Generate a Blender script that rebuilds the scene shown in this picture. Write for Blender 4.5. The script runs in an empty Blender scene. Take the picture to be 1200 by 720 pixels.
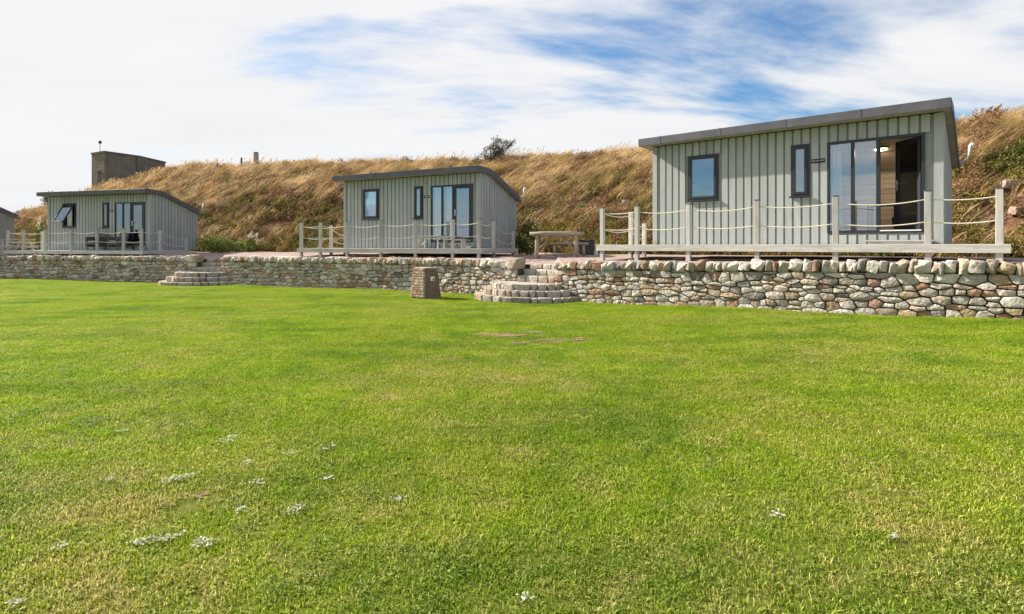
import bpy, bmesh, math, random
import numpy as np
from mathutils import Vector, Matrix, Euler, Quaternion, noise
from mathutils.bvhtree import BVHTree

R = math.radians
scene = bpy.context.scene
rng = random.Random(7)
nrng = np.random.default_rng(11)

# ------------------------------------------------------------------ camera (eye level is z = 0)
FPX = 665.0
HORIZON = 288.4
cam_d = bpy.data.cameras.new('camera')
cam = bpy.data.objects.new('camera', cam_d)
scene.collection.objects.link(cam)
cam_d.sensor_width = 36
cam_d.lens = FPX / 1200 * 36
cam_d.shift_y = -(360 - HORIZON) / 1200
cam_d.clip_start = 0.05
cam_d.clip_end = 6000
cam.location = (0, 0, 0)
cam.rotation_euler = (R(90), 0, 0)
scene.camera = cam

# ------------------------------------------------------------------ light
SUN_EL = R(34)
SUN_AZ = R(-63)          # compass angle from +Y, clockwise positive
sun_dir = Vector((math.sin(SUN_AZ) * math.cos(SUN_EL), math.cos(SUN_AZ) * math.cos(SUN_EL), math.sin(SUN_EL)))
sd = bpy.data.lights.new('sun', 'SUN')
sd.energy = 5.0
sd.angle = R(0.6)
sd.color = (1.0, 0.93, 0.82)
sun = bpy.data.objects.new('sun', sd)
scene.collection.objects.link(sun)
sun.rotation_euler = (-sun_dir).to_track_quat('-Z', 'Y').to_euler()

world = bpy.data.worlds.new('World')
scene.world = world
world.use_nodes = True
nt = world.node_tree
nt.nodes.clear()
wn = nt.nodes.new
out = wn('ShaderNodeOutputWorld')
bg = wn('ShaderNodeBackground')
bg.inputs['Strength'].default_value = 0.070
sky = wn('ShaderNodeTexSky')
sky.sky_type = 'NISHITA'
sky.sun_disc = False
sky.sun_elevation = SUN_EL
sky.sun_rotation = SUN_AZ
sky.air_density = 1.0
sky.dust_density = 0.6
sky.ozone_density = 2.0
tc = wn('ShaderNodeTexCoord')
sep = wn('ShaderNodeSeparateXYZ')
nt.links.new(tc.outputs['Generated'], sep.inputs[0])


def wmath(op, a, b=None, clamp=False):
    n = wn('ShaderNodeMath')
    n.operation = op
    n.use_clamp = clamp
    for i, v in enumerate((a, b)):
        if v is None:
            continue
        if isinstance(v, (int, float)):
            n.inputs[i].default_value = v
        else:
            nt.links.new(v, n.inputs[i])
    return n.outputs[0]


den = wmath('ADD', wmath('MAXIMUM', sep.outputs[2], 0.0), 0.16)
px = wmath('DIVIDE', sep.outputs[0], den)
py = wmath('DIVIDE', sep.outputs[1], den)
comb = wn('ShaderNodeCombineXYZ')
nt.links.new(px, comb.inputs[0])
nt.links.new(py, comb.inputs[1])
mp = wn('ShaderNodeMapping')
mp.inputs['Location'].default_value = (0.0, 0.0, 0)
mp.inputs['Rotation'].default_value = (0, 0, R(28))
mp.inputs['Scale'].default_value = (0.42, 0.95, 1)
nt.links.new(comb.outputs[0], mp.inputs[0])
n1 = wn('ShaderNodeTexNoise')
n1.inputs['Scale'].default_value = 1.0
n1.inputs['Detail'].default_value = 9
n1.inputs['Roughness'].default_value = 0.58
n1.inputs['Distortion'].default_value = 0.35
nt.links.new(mp.outputs[0], n1.inputs['Vector'])
# thin veil thickens towards the sun's side of the sky
dotn = wn('ShaderNodeVectorMath')
dotn.operation = 'DOT_PRODUCT'
nt.links.new(tc.outputs['Generated'], dotn.inputs[0])
dotn.inputs[1].default_value = tuple(sun_dir)
dpos = wmath('MAXIMUM', dotn.outputs['Value'], 0.0)
bias = wmath('MULTIPLY', wmath('MULTIPLY', dpos, dpos), 0.26)
cov = wmath('ADD', n1.outputs['Fac'], bias)
ramp = wn('ShaderNodeValToRGB')
ramp.color_ramp.elements[0].position = 0.41
ramp.color_ramp.elements[0].color = (0.06, 0.06, 0.06, 1)
ramp.color_ramp.elements[1].position = 0.58
ramp.color_ramp.elements[1].color = (1, 1, 1, 1)
ramp.color_ramp.interpolation = 'EASE'
nt.links.new(cov, ramp.inputs[0])
n2 = wn('ShaderNodeTexNoise')
n2.inputs['Scale'].default_value = 2.2
n2.inputs['Detail'].default_value = 6
nt.links.new(mp.outputs[0], n2.inputs['Vector'])
ccol = wn('ShaderNodeMix')
ccol.data_type = 'RGBA'
ccol.inputs['A'].default_value = (5.2, 5.35, 5.6, 1)
ccol.inputs['B'].default_value = (6.5, 6.45, 6.4, 1)
nt.links.new(n2.outputs['Fac'], ccol.inputs['Factor'])
cmix = wn('ShaderNodeMix')
cmix.data_type = 'RGBA'
nt.links.new(ramp.outputs[0], cmix.inputs['Factor'])
hs_ = wn('ShaderNodeHueSaturation')
hs_.inputs['Saturation'].default_value = 1.5
hs_.inputs['Value'].default_value = 0.95
nt.links.new(sky.outputs[0], hs_.inputs['Color'])
nt.links.new(hs_.outputs[0], cmix.inputs['A'])
nt.links.new(ccol.outputs['Result'], cmix.inputs['B'])
nt.links.new(cmix.outputs['Result'], bg.inputs['Color'])
nt.links.new(bg.outputs[0], out.inputs[0])

scene.view_settings.view_transform = 'Standard'
scene.view_settings.look = 'None'
scene.view_settings.exposure = 1.15
scene.view_settings.gamma = 1.0
scene.view_settings.use_curve_mapping = False
scene.cycles.max_bounces = 8
scene.cycles.transparent_max_bounces = 16


# ------------------------------------------------------------------ helpers
def link(o):
    scene.collection.objects.link(o)
    return o


def tag(o, label=None, cat=None, group=None, kind=None):
    if label:
        o['label'] = label
    if cat:
        o['category'] = cat
    if group:
        o['group'] = group
    if kind:
        o['kind'] = kind
    return o


def empty(name, loc=(0, 0, 0), rz=0.0):
    o = bpy.data.objects.new(name, None)
    o.empty_display_size = 0.2
    o.location = loc
    o.rotation_euler = (0, 0, rz)
    return link(o)


def mesh_obj(name, verts, faces, mat=None, parent=None, smooth=False):
    me = bpy.data.meshes.new(name)
    me.from_pydata([tuple(v) for v in verts], [], faces)
    if mat:
        me.materials.append(mat)
    if smooth:
        me.polygons.foreach_set('use_smooth', [True] * len(me.polygons))
    me.update()
    o = bpy.data.objects.new(name, me)
    if parent:
        o.parent = parent
    return link(o)


def share(name, me, parent=None, loc=(0, 0, 0), rot=(0, 0, 0), scl=(1, 1, 1), color=None):
    o = bpy.data.objects.new(name, me)
    o.location, o.rotation_euler, o.scale = loc, rot, scl
    if color:
        o.color = (*color[:3], 1)
    if parent:
        o.parent = parent
    return link(o)


class MB:
    """collects boxes, prisms and tubes into one mesh"""

    def __init__(s):
        s.v, s.f = [], []

    def add(s, vs, fs):
        b = len(s.v)
        s.v += [tuple(v) for v in vs]
        s.f += [tuple(i + b for i in f) for f in fs]
        return s

    def box(s, x0, x1, y0, y1, z0, z1, bev=0.0, M=None):
        if bev > 0:
            vs = []
            for sx in (0, 1):
                for sy in (0, 1):
                    for sz in (0, 1):
                        X, Y, Z = (x0, x1)[sx], (y0, y1)[sy], (z0, z1)[sz]
                        dx, dy, dz = (bev, -bev)[sx], (bev, -bev)[sy], (bev, -bev)[sz]
                        vs += [(X, Y + dy, Z + dz), (X + dx, Y, Z + dz), (X + dx, Y + dy, Z)]
            bm = bmesh.new()
            for v in vs:
                bm.verts.new(v)
            r = bmesh.ops.convex_hull(bm, input=bm.verts[:])
            bmesh.ops.recalc_face_normals(bm, faces=bm.faces[:])
            bm.verts.index_update()
            V = [v.co.copy() for v in bm.verts]
            F = [[v.index for v in f.verts] for f in bm.faces]
            bm.free()
        else:
            V = [Vector((x, y, z)) for x in (x0, x1) for y in (y0, y1) for z in (z0, z1)]
            F = [(0, 1, 3, 2), (4, 6, 7, 5), (0, 4, 5, 1), (2, 3, 7, 6), (0, 2, 6, 4), (1, 5, 7, 3)]
        if M:
            V = [M @ Vector(v) for v in V]
        return s.add(V, F)

    def tube(s, pts, rad, n=6, caps=True):
        pts = [Vector(p) for p in pts]
        rad = rad if hasattr(rad, '__len__') else [rad] * len(pts)
        rings = []
        for i, p in enumerate(pts):
            d = (pts[min(i + 1, len(pts) - 1)] - pts[max(i - 1, 0)]).normalized()
            a = Vector((0, 0, 1)) if abs(d.z) < 0.9 else Vector((1, 0, 0))
            e1 = d.cross(a).normalized()
            e2 = e1.cross(d).normalized()
            rings.append([p + (e1 * math.cos(2 * math.pi * k / n) + e2 * math.sin(2 * math.pi * k / n)) * rad[i] for k in range(n)])
        vs = [v for r in rings for v in r]
        fs = []
        for i in range(len(pts) - 1):
            for k in range(n):
                a, b = i * n + k, i * n + (k + 1) % n
                fs.append((a, a + n, b + n, b))
        if caps:
            fs.append(tuple(range(n)))
            fs.append(tuple(range((len(pts) - 1) * n, len(pts) * n))[::-1])
        return s.add(vs, fs)

    def prism(s, poly, a0, a1, axis='x'):
        """poly of (p, q) extruded along axis: x -> (a,p,q), y -> (p,a,q), z -> (p,q,a)"""
        n = len(poly)
        f = {'x': lambda a, p, q: (a, p, q), 'y': lambda a, p, q: (p, a, q), 'z': lambda a, p, q: (p, q, a)}[axis]
        vs = [f(a0, *p) for p in poly] + [f(a1, *p) for p in poly]
        fs = [tuple(range(n)), tuple(range(n, 2 * n))[::-1]]
        fs += [(i, i + n, (i + 1) % n + n, (i + 1) % n) for i in range(n)]
        return s.add(vs, fs)

    def mesh(s, name, mat=None, smooth=False):
        me = bpy.data.meshes.new(name)
        me.from_pydata(s.v, [], s.f)
        bm = bmesh.new()
        bm.from_mesh(me)
        bmesh.ops.recalc_face_normals(bm, faces=bm.faces[:])
        bm.to_mesh(me)
        bm.free()
        if mat:
            me.materials.append(mat)
        if smooth:
            me.polygons.foreach_set('use_smooth', [True] * len(me.polygons))
        return me

    def build(s, name, mat=None, parent=None, smooth=False, loc=(0, 0, 0), rot=(0, 0, 0)):
        o = bpy.data.objects.new(name, s.mesh(name, mat, smooth))
        o.location, o.rotation_euler = loc, rot
        if parent:
            o.parent = parent
        return link(o)


def bx(name, mat, parent, x0, x1, y0, y1, z0, z1, bev=0.0):
    return MB().box(x0, x1, y0, y1, z0, z1, bev).build(name, mat, parent)


# ------------------------------------------------------------------ materials
class Mat:
    def __init__(s, name):
        s.m = bpy.data.materials.new(name)
        s.m.use_nodes = True
        s.t = s.m.node_tree
        s.t.nodes.clear()
        s.out = s.n('ShaderNodeOutputMaterial')

    def n(s, kind, **kw):
        nd = s.t.nodes.new(kind)
        for k, v in kw.items():
            setattr(nd, k, v)
        return nd

    def put(s, node, key, val):
        inp = node.inputs[key]
        if hasattr(val, 'is_output'):
            s.t.links.new(val, inp)
        elif hasattr(val, '__len__') and len(val) == 3 and inp.type == 'RGBA':
            inp.default_value = (*val, 1)
        else:
            inp.default_value = val

    def pos(s):
        return s.n('ShaderNodeNewGeometry').outputs['Position']

    def objc(s):
        return s.n('ShaderNodeTexCoord').outputs['Object']

    def mapping(s, vec, scale=(1, 1, 1), rot=(0, 0, 0)):
        nd = s.n('ShaderNodeMapping')
        s.put(nd, 0, vec)
        nd.inputs['Scale'].default_value = scale
        nd.inputs['Rotation'].default_value = rot
        return nd.outputs[0]

    def noise(s, vec, scale, detail=4, rough=0.55, dist=0.0):
        nd = s.n('ShaderNodeTexNoise')
        s.put(nd, 'Vector', vec)
        nd.inputs['Scale'].default_value = scale
        nd.inputs['Detail'].default_value = detail
        nd.inputs['Roughness'].default_value = rough
        nd.inputs['Distortion'].default_value = dist
        return nd.outputs['Fac']

    def voro(s, vec, scale, feature='F1', out='Distance'):
        nd = s.n('ShaderNodeTexVoronoi', feature=feature)
        s.put(nd, 'Vector', vec)
        nd.inputs['Scale'].default_value = scale
        return nd.outputs[out]

    def ramp(s, fac, stops, interp='LINEAR'):
        nd = s.n('ShaderNodeValToRGB')
        cr = nd.color_ramp
        cr.interpolation = interp
        while len(cr.elements) < len(stops):
            cr.elements.new(0.5)
        for e, (p, c) in zip(cr.elements, stops):
            e.position = p
            e.color = (*c, 1) if hasattr(c, '__len__') else (c, c, c, 1)
        s.put(nd, 0, fac)
        return nd.outputs[0]

    def mix(s, fac, a, b, blend='MIX'):
        nd = s.n('ShaderNodeMix', data_type='RGBA', blend_type=blend)
        s.put(nd, 'Factor', fac)
        s.put(nd, 'A', a)
        s.put(nd, 'B', b)
        return nd.outputs['Result']

    def math(s, op, a, b=0.0, clamp=False):
        nd = s.n('ShaderNodeMath', operation=op, use_clamp=clamp)
        s.put(nd, 0, a)
        s.put(nd, 1, b)
        return nd.outputs[0]

    def attr(s, name, out='Fac', typ='GEOMETRY'):
        nd = s.n('ShaderNodeAttribute', attribute_name=name, attribute_type=typ)
        return nd.outputs[out]

    def objcol(s):
        return s.n('ShaderNodeObjectInfo').outputs['Color']

    def objrand(s):
        return s.n('ShaderNodeObjectInfo').outputs['Random']

    def bump(s, h, strength=0.5, dist=0.01, normal=None):
        nd = s.n('ShaderNodeBump')
        nd.inputs['Strength'].default_value = strength
        nd.inputs['Distance'].default_value = dist
        s.put(nd, 'Height', h)
        if normal:
            s.put(nd, 'Normal', normal)
        return nd.outputs[0]

    def bsdf(s, color, rough=0.8, bump=None, metal=0.0, spec=0.3, emit=None, estr=0.0):
        b = s.n('ShaderNodeBsdfPrincipled')
        s.put(b, 'Base Color', color)
        s.put(b, 'Roughness', rough)
        s.put(b, 'Metallic', metal)
        s.put(b, 'Specular IOR Level', spec)
        if bump is not None:
            s.put(b, 'Normal', bump)
        if emit:
            s.put(b, 'Emission Color', emit)
            b.inputs['Emission Strength'].default_value = estr
        return b.outputs[0]

    def done(s, shader):
        s.t.links.new(shader, s.out.inputs['Surface'])
        return s.m

    def leafy(s, color, rough=0.6, trans=0.35, spec=0.2):
        p = s.bsdf(color, rough, spec=spec)
        tr = s.n('ShaderNodeBsdfTranslucent')
        s.put(tr, 'Color', color)
        mx = s.n('ShaderNodeMixShader')
        mx.inputs[0].default_value = trans
        s.t.links.new(p, mx.inputs[1])
        s.t.links.new(tr.outputs[0], mx.inputs[2])
        return s.done(mx.outputs[0])


def plain(name, c, rough=0.7, var=0.12, scale=6.0, spec=0.3, metal=0.0, bumpd=0.002):
    m = Mat(name)
    p = m.objc()
    f = m.noise(p, scale, 5)
    lo = tuple(x * (1 - var) for x in c)
    hi = tuple(min(1, x * (1 + var)) for x in c)
    col = m.ramp(f, [(0.3, lo), (0.7, hi)])
    return m.done(m.bsdf(col, rough, m.bump(m.noise(p, scale * 12, 3), 0.4, bumpd), metal, spec))


def wood(name, lo, hi, axis='x', rough=0.85, stain=(0.1, 0.09, 0.07), knots=True, sc=1.0):
    m = Mat(name)
    oi = m.n('ShaderNodeObjectInfo')
    v = m.n('ShaderNodeVectorMath', operation='ADD')
    m.put(v, 0, m.objc())
    m.put(v, 1, oi.outputs['Location'])
    p = v.outputs[0]
    s = {'x': (1.2, 22, 22), 'y': (22, 1.2, 22), 'z': (22, 22, 1.2)}[axis]
    g = m.noise(m.mapping(p, tuple(k * sc for k in s)), 1.0, 6, 0.65, 0.4)
    c = m.ramp(g, [(0.28, lo), (0.72, hi)])
    st = m.ramp(m.noise(p, 2.2, 5, 0.6), [(0.52, 0.0), (0.78, 0.55)])
    c = m.mix(st, c, stain)
    hv = m.n('ShaderNodeHueSaturation')
    m.put(hv, 'Color', c)
    m.put(hv, 'Value', m.math('ADD', m.math('MULTIPLY', oi.outputs['Random'], 0.3), 0.85))
    return m.done(m.bsdf(hv.outputs[0], rough, m.bump(g, 0.5, 0.004), spec=0.2))


M = {}
M['post'] = wood('weathered_post_timber', (0.36, 0.34, 0.31), (0.60, 0.57, 0.53), 'z', stain=(0.24, 0.22, 0.19))
M['board'] = wood('weathered_board_timber', (0.36, 0.34, 0.31), (0.60, 0.575, 0.54), 'x', stain=(0.24, 0.22, 0.19))
M['log'] = wood('log_timber', (0.22, 0.18, 0.14), (0.42, 0.36, 0.29), 'x', stain=(0.13, 0.1, 0.08), sc=0.6)
M['log_z'] = wood('log_leg_timber', (0.22, 0.18, 0.14), (0.42, 0.36, 0.29), 'z', stain=(0.13, 0.1, 0.08), sc=0.6)
M['cap'] = plain('post_cap', (0.10, 0.095, 0.09), 0.8)
M['rope'] = plain('rope', (0.66, 0.60, 0.48), 0.9, 0.15, 40)

m = Mat('sage_cladding_shaded')
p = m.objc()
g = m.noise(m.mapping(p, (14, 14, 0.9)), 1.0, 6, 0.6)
c = m.ramp(g, [(0.25, (0.205, 0.22, 0.21)), (0.75, (0.285, 0.30, 0.285))])  # darker than the battens: shade of the recessed strips put into the colour
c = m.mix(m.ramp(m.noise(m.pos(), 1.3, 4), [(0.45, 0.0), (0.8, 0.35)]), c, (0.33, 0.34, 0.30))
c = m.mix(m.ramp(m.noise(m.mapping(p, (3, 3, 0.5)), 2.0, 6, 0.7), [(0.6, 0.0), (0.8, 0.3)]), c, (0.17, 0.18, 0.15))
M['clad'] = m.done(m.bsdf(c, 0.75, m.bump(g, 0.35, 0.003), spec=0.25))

m = Mat('batten_paint')
p = m.pos()
g = m.noise(m.mapping(p, (14, 14, 1.2)), 1.0, 5, 0.6)
c = m.ramp(g, [(0.22, (0.315, 0.335, 0.322)), (0.78, (0.425, 0.445, 0.43))])
c = m.mix(m.ramp(m.noise(m.mapping(p, (2.5, 2.5, 0.5)), 1.6, 6, 0.7), [(0.5, 0.0), (0.78, 0.45)]), c, (0.255, 0.265, 0.245))
oi = m.n('ShaderNodeObjectInfo')
hv = m.n('ShaderNodeHueSaturation')
m.put(hv, 'Color', c)
m.put(hv, 'Value', m.math('ADD', m.math('MULTIPLY', oi.outputs['Random'], 0.16), 0.92))
c = hv.outputs[0]
M['batten'] = m.done(m.bsdf(c, 0.75, m.bump(g, 0.3, 0.003), spec=0.25))

M['soffit'] = plain('soffit_paint', (0.27, 0.27, 0.21), 0.8, 0.15, 3)
m = Mat('fascia_metal')
p = m.pos()
c = m.ramp(m.noise(p, 2.5, 6, 0.65), [(0.3, (0.075, 0.073, 0.085)), (0.72, (0.125, 0.122, 0.138))])
c = m.mix(m.ramp(m.noise(m.mapping(p, (6, 6, 1.0)), 2.0, 5, 0.7), [(0.58, 0.0), (0.75, 0.45)]), c, (0.20, 0.20, 0.21))
M['fascia'] = m.done(m.bsdf(c, 0.55, m.bump(m.noise(p, 5, 3), 0.2, 0.004), spec=0.4))
M['frame'] = plain('anthracite_frame', (0.022, 0.024, 0.030), 0.4, 0.1, 5, 0.45, bumpd=0.0003)
M['steel'] = plain('handle_steel', (0.55, 0.55, 0.55), 0.25, 0.05, 5, 0.5, 0.9, 0.0002)
M['white'] = plain('white_plastic', (0.75, 0.75, 0.73), 0.45, 0.05, 8, 0.4, bumpd=0.0004)
M['grey'] = plain('grey_plastic', (0.3, 0.31, 0.33), 0.5, 0.08, 8)
M['curtain'] = plain('curtain_cloth', (0.84, 0.84, 0.82), 0.9, 0.06, 20)
M['lining'] = wood('interior_lining', (0.42, 0.37, 0.31), (0.54, 0.49, 0.43), 'x', 0.7, (0.34, 0.29, 0.23))
M['floor_in'] = plain('interior_floor', (0.26, 0.20, 0.14), 0.5)
M['blue'] = plain('blue_bedding', (0.03, 0.07, 0.20), 0.9, 0.2, 10)
M['rattan'] = plain('dark_rattan', (0.12, 0.108, 0.11), 0.7, 0.35, 60, bumpd=0.01)
M['dark'] = plain('dark_box', (0.05, 0.05, 0.05), 0.7)
M['sign'] = plain('slate_sign', (0.02, 0.022, 0.022), 0.6)
M['sign_text'] = plain('sign_letter_paint', (0.7, 0.7, 0.68), 0.6)
m = Mat('lit_lamp_glass')
M['lamp'] = m.done(m.bsdf((0.9, 0.85, 0.7), 0.4, emit=(1.0, 0.72, 0.38), estr=6.0))

# coated glazing: part mirror, part clear
m = Mat('window_glass')
fr = m.n('ShaderNodeFresnel')
fr.inputs[0].default_value = 1.5
fac = m.math('ADD', m.math('MULTIPLY', fr.outputs[0], 0.8), 0.17, True)
tr = m.n('ShaderNodeBsdfTransparent')
tr.inputs[0].default_value = (0.975, 0.985, 0.99, 1)
gl = m.n('ShaderNodeBsdfGlossy')
gl.inputs['Color'].default_value = (0.72, 0.87, 1.0, 1)
gl.inputs['Roughness'].default_value = 0.015
m.put(gl, 'Normal', m.bump(m.noise(m.pos(), 1.5, 1), 0.06, 0.02))
mx = m.n('ShaderNodeMixShader')
m.put(mx, 0, fac)
m.t.links.new(tr.outputs[0], mx.inputs[1])
m.t.links.new(gl.outputs[0], mx.inputs[2])
M['glass'] = m.done(mx.outputs[0])

# stones: each stone carries its own colour
m = Mat('rubble_stone')
p = m.pos()
oc = m.objcol()
n_ = m.noise(p, 14, 6, 0.65)
c = m.mix(m.ramp(n_, [(0.3, 0.0), (0.7, 1.0)]), m.mix(0.5, oc, (0.5, 0.47, 0.44), 'MULTIPLY'), m.mix(0.25, oc, (0.75, 0.72, 0.66)))
c = m.mix(m.ramp(m.noise(p, 5, 5, 0.7), [(0.52, 0.0), (0.70, 0.55)]), c, (0.36, 0.25, 0.15))
c = m.mix(m.ramp(m.noise(p, 9, 4, 0.6, 0.3), [(0.63, 0.0), (0.7, 0.6)]), c, (0.60, 0.59, 0.55))
h = m.math('ADD', m.noise(p, 22, 6, 0.7), m.math('MULTIPLY', m.voro(p, 14), 0.6))
M['stone'] = m.done(m.bsdf(c, 0.95, m.bump(h, 1.0, 0.045), spec=0.1))
m = Mat('wall_core_mortar')
p = m.pos()
c = m.ramp(m.noise(p, 12, 6, 0.7), [(0.3, (0.055, 0.047, 0.04)), (0.7, (0.14, 0.12, 0.10))])
M['core'] = m.done(m.bsdf(c, 0.95, m.bump(m.noise(p, 30, 6, 0.7), 0.8, 0.03), spec=0.1))
m = Mat('step_tread')
p = m.pos()
c = m.ramp(m.noise(p, 6, 6, 0.7), [(0.3, (0.25, 0.22, 0.19)), (0.7, (0.45, 0.41, 0.36))])
M['tread'] = m.done(m.bsdf(c, 0.95, m.bump(m.noise(p, 25, 6, 0.7), 0.7, 0.02), spec=0.1))

m = Mat('bunker_concrete')
p = m.objc()
w_ = m.n('ShaderNodeTexWave', bands_direction='Z')
m.put(w_, 'Vector', p)
w_.inputs['Scale'].default_value = 1.6
w_.inputs['Distortion'].default_value = 0.6
c = m.ramp(m.noise(p, 1.2, 7, 0.65), [(0.3, (0.15, 0.125, 0.095)), (0.7, (0.26, 0.22, 0.17))])
c = m.mix(m.ramp(w_.outputs['Fac'], [(0.0, 0.25), (0.2, 0.0)]), c, (0.14, 0.115, 0.09))
c = m.mix(m.ramp(m.noise(m.mapping(p, (3, 3, 0.4)), 2, 5, 0.7), [(0.55, 0.0), (0.75, 0.6)]), c, (0.17, 0.14, 0.105))
M['concrete'] = m.done(m.bsdf(c, 0.95, m.bump(w_.outputs['Fac'], 0.3, 0.02), spec=0.1))

m = Mat('pink_gravel')
p = m.pos()
cell = m.voro(p, 38, 'F1', 'Color')
sp = m.n('ShaderNodeSeparateColor')
m.put(sp, 0, cell)
c = m.ramp(sp.outputs[0], [(0.0, (0.18, 0.11, 0.095)), (0.5, (0.33, 0.245, 0.22)), (1.0, (0.52, 0.44, 0.41))])
c = m.mix(m.ramp(m.noise(p, 1.1, 5), [(0.4, 0.0), (0.75, 0.5)]), c, (0.24, 0.155, 0.13))
M['gravel'] = m.done(m.bsdf(c, 0.95, m.bump(m.voro(p, 38), 0.8, 0.02), spec=0.1))


# lawn colours are a function of the place, shared by soil sheet and blades
def lawn_colour(m, rnd):
    p = m.pos()
    big = m.noise(p, 0.28, 4, 0.6)
    mid = m.noise(p, 1.3, 5, 0.62)
    fine = m.noise(p, 7.0, 4, 0.6)
    green = m.mix(m.ramp(mid, [(0.36, 0.0), (0.64, 1.0)]), (0.180, 0.300, 0.010), (0.320, 0.430, 0.013))
    green = m.mix(m.ramp(fine, [(0.54, 0.0), (0.70, 0.7)]), green, (0.12, 0.215, 0.014))
    mow = m.noise(m.mapping(p, (0.35, 1.6, 1.0), (0, 0, R(14))), 0.9, 3, 0.5)
    green = m.mix(m.ramp(mow, [(0.46, 0.0), (0.64, 0.65)]), green, (0.135, 0.230, 0.014))
    green = m.mix(m.ramp(m.noise(p, 0.55, 3, 0.5), [(0.42, 0.0), (0.62, 0.55)]), green, (0.31, 0.375, 0.018))
    dry = m.mix(m.ramp(fine, [(0.3, 0.0), (0.7, 1.0)]), (0.36, 0.30, 0.085), (0.54, 0.45, 0.19))
    sepn = m.n('ShaderNodeSeparateXYZ')
    m.put(sepn, 0, p)
    # the sward is drier on the worn ground close to the viewpoint
    near = m.ramp(m.math('MULTIPLY', sepn.outputs[1], 0.05), [(0.06, 0.125), (0.48, 0.0)])
    patch = m.noise(p, 2.6, 4, 0.65, 0.4)
    d = m.math('ADD', m.math('MULTIPLY', big, 0.45), m.math('MULTIPLY', patch, 0.55))
    d = m.math('ADD', d, near)
    d = m.math('ADD', d, m.math('MULTIPLY', m.math('SUBTRACT', rnd, 0.5), 0.26)) if rnd is not None else d
    return m.mix(m.ramp(d, [(0.55, 0.0), (0.75, 0.9)]), green, dry)


m = Mat('lawn_blades')
rnd = m.attr('rnd')
c = lawn_colour(m, rnd)
hv = m.n('ShaderNodeHueSaturation')
m.put(hv, 'Color', c)
m.put(hv, 'Value', m.math('ADD', m.math('MULTIPLY', rnd, 1.15), 0.45))
M['blade'] = m.leafy(hv.outputs[0], 0.55, 0.4, 0.25)
m = Mat('lawn_soil')
c = lawn_colour(m, None)
p = m.pos()
c = m.mix(0.72, c, m.ramp(m.noise(p, 40, 5, 0.7), [(0.3, (0.035, 0.04, 0.01)), (0.7, (0.11, 0.10, 0.03))]))
M['soil'] = m.done(m.bsdf(c, 0.95, m.bump(m.noise(p, 60, 5, 0.7), 0.9, 0.02), spec=0.05))
m = Mat('bare_earth')
p = m.pos()
c = m.ramp(m.noise(p, 18, 6, 0.7), [(0.3, (0.15, 0.10, 0.055)), (0.7, (0.31, 0.22, 0.13))])
M['earth'] = m.done(m.bsdf(c, 0.95, m.bump(m.noise(p, 50, 5, 0.7), 0.9, 0.015), spec=0.05))
m = Mat('pale_weed_leaf')
r_ = m.attr('rnd')
M['weed'] = m.leafy(m.ramp(r_, [(0.0, (0.38, 0.39, 0.24)), (1.0, (0.84, 0.82, 0.70))]), 0.95, 0.35, 0.0)

# bank
m = Mat('bank_earth')
p = m.pos()
n_ = m.noise(p, 0.8, 6, 0.65)
c = m.ramp(n_, [(0.3, (0.06, 0.055, 0.022)), (0.55, (0.13, 0.105, 0.045)), (0.75, (0.22, 0.15, 0.07))])
c = m.mix(m.attr('soil'), c, m.ramp(m.noise(p, 4, 6, 0.7), [(0.3, (0.15, 0.07, 0.045)), (0.7, (0.36, 0.19, 0.12))]))
M['bank'] = m.done(m.bsdf(c, 0.95, m.bump(m.noise(p, 9, 6, 0.75), 1.0, 0.15), spec=0.05))


def straw_mat(name, a, b, c3, c4):
    m = Mat(name)
    rnd = m.attr('rnd')
    p = m.pos()
    v = m.math('ADD', m.math('MULTIPLY', m.noise(p, 0.45, 4, 0.6), 0.9), m.math('MULTIPLY', rnd, 0.32))
    v = m.math('SUBTRACT', v, 0.1)
    c = m.ramp(v, [(0.26, a), (0.44, b), (0.60, c3), (0.80, c4)])
    hv = m.n('ShaderNodeHueSaturation')
    m.put(hv, 'Color', c)
    m.put(hv, 'Value', m.math('ADD', m.math('MULTIPLY', m.math('FRACT', m.math('MULTIPLY', rnd, 7.31)), 0.70), 0.68))
    c = hv.outputs[0]
    return m.leafy(c, 0.6, 0.35, 0.15)


M['edge'] = straw_mat('edge_grass', (0.26, 0.28, 0.04), (0.40, 0.36, 0.09), (0.52, 0.43, 0.15), (0.62, 0.52, 0.24))
M['straw'] = straw_mat('straw_grass', (0.20, 0.18, 0.055), (0.40, 0.265, 0.11), (0.58, 0.40, 0.20), (0.75, 0.60, 0.40))
M['scrub'] = straw_mat('scrub_leaf', (0.07, 0.10, 0.02), (0.14, 0.155, 0.03), (0.24, 0.16, 0.05), (0.33, 0.29, 0.07))
M['lowgrass'] = straw_mat('low_bank_grass', (0.20, 0.22, 0.035), (0.32, 0.28, 0.06), (0.50, 0.33, 0.10), (0.60, 0.48, 0.20))
M['heather'] = straw_mat('russet_stems', (0.12, 0.07, 0.04), (0.20, 0.11, 0.06), (0.27, 0.16, 0.08), (0.36, 0.24, 0.13))


def leaf_mat(name, a, b):
    m = Mat(name)
    r = m.attr('rnd')
    return m.leafy(m.ramp(r, [(0.0, a), (1.0, b)]), 0.55, 0.3)


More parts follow.
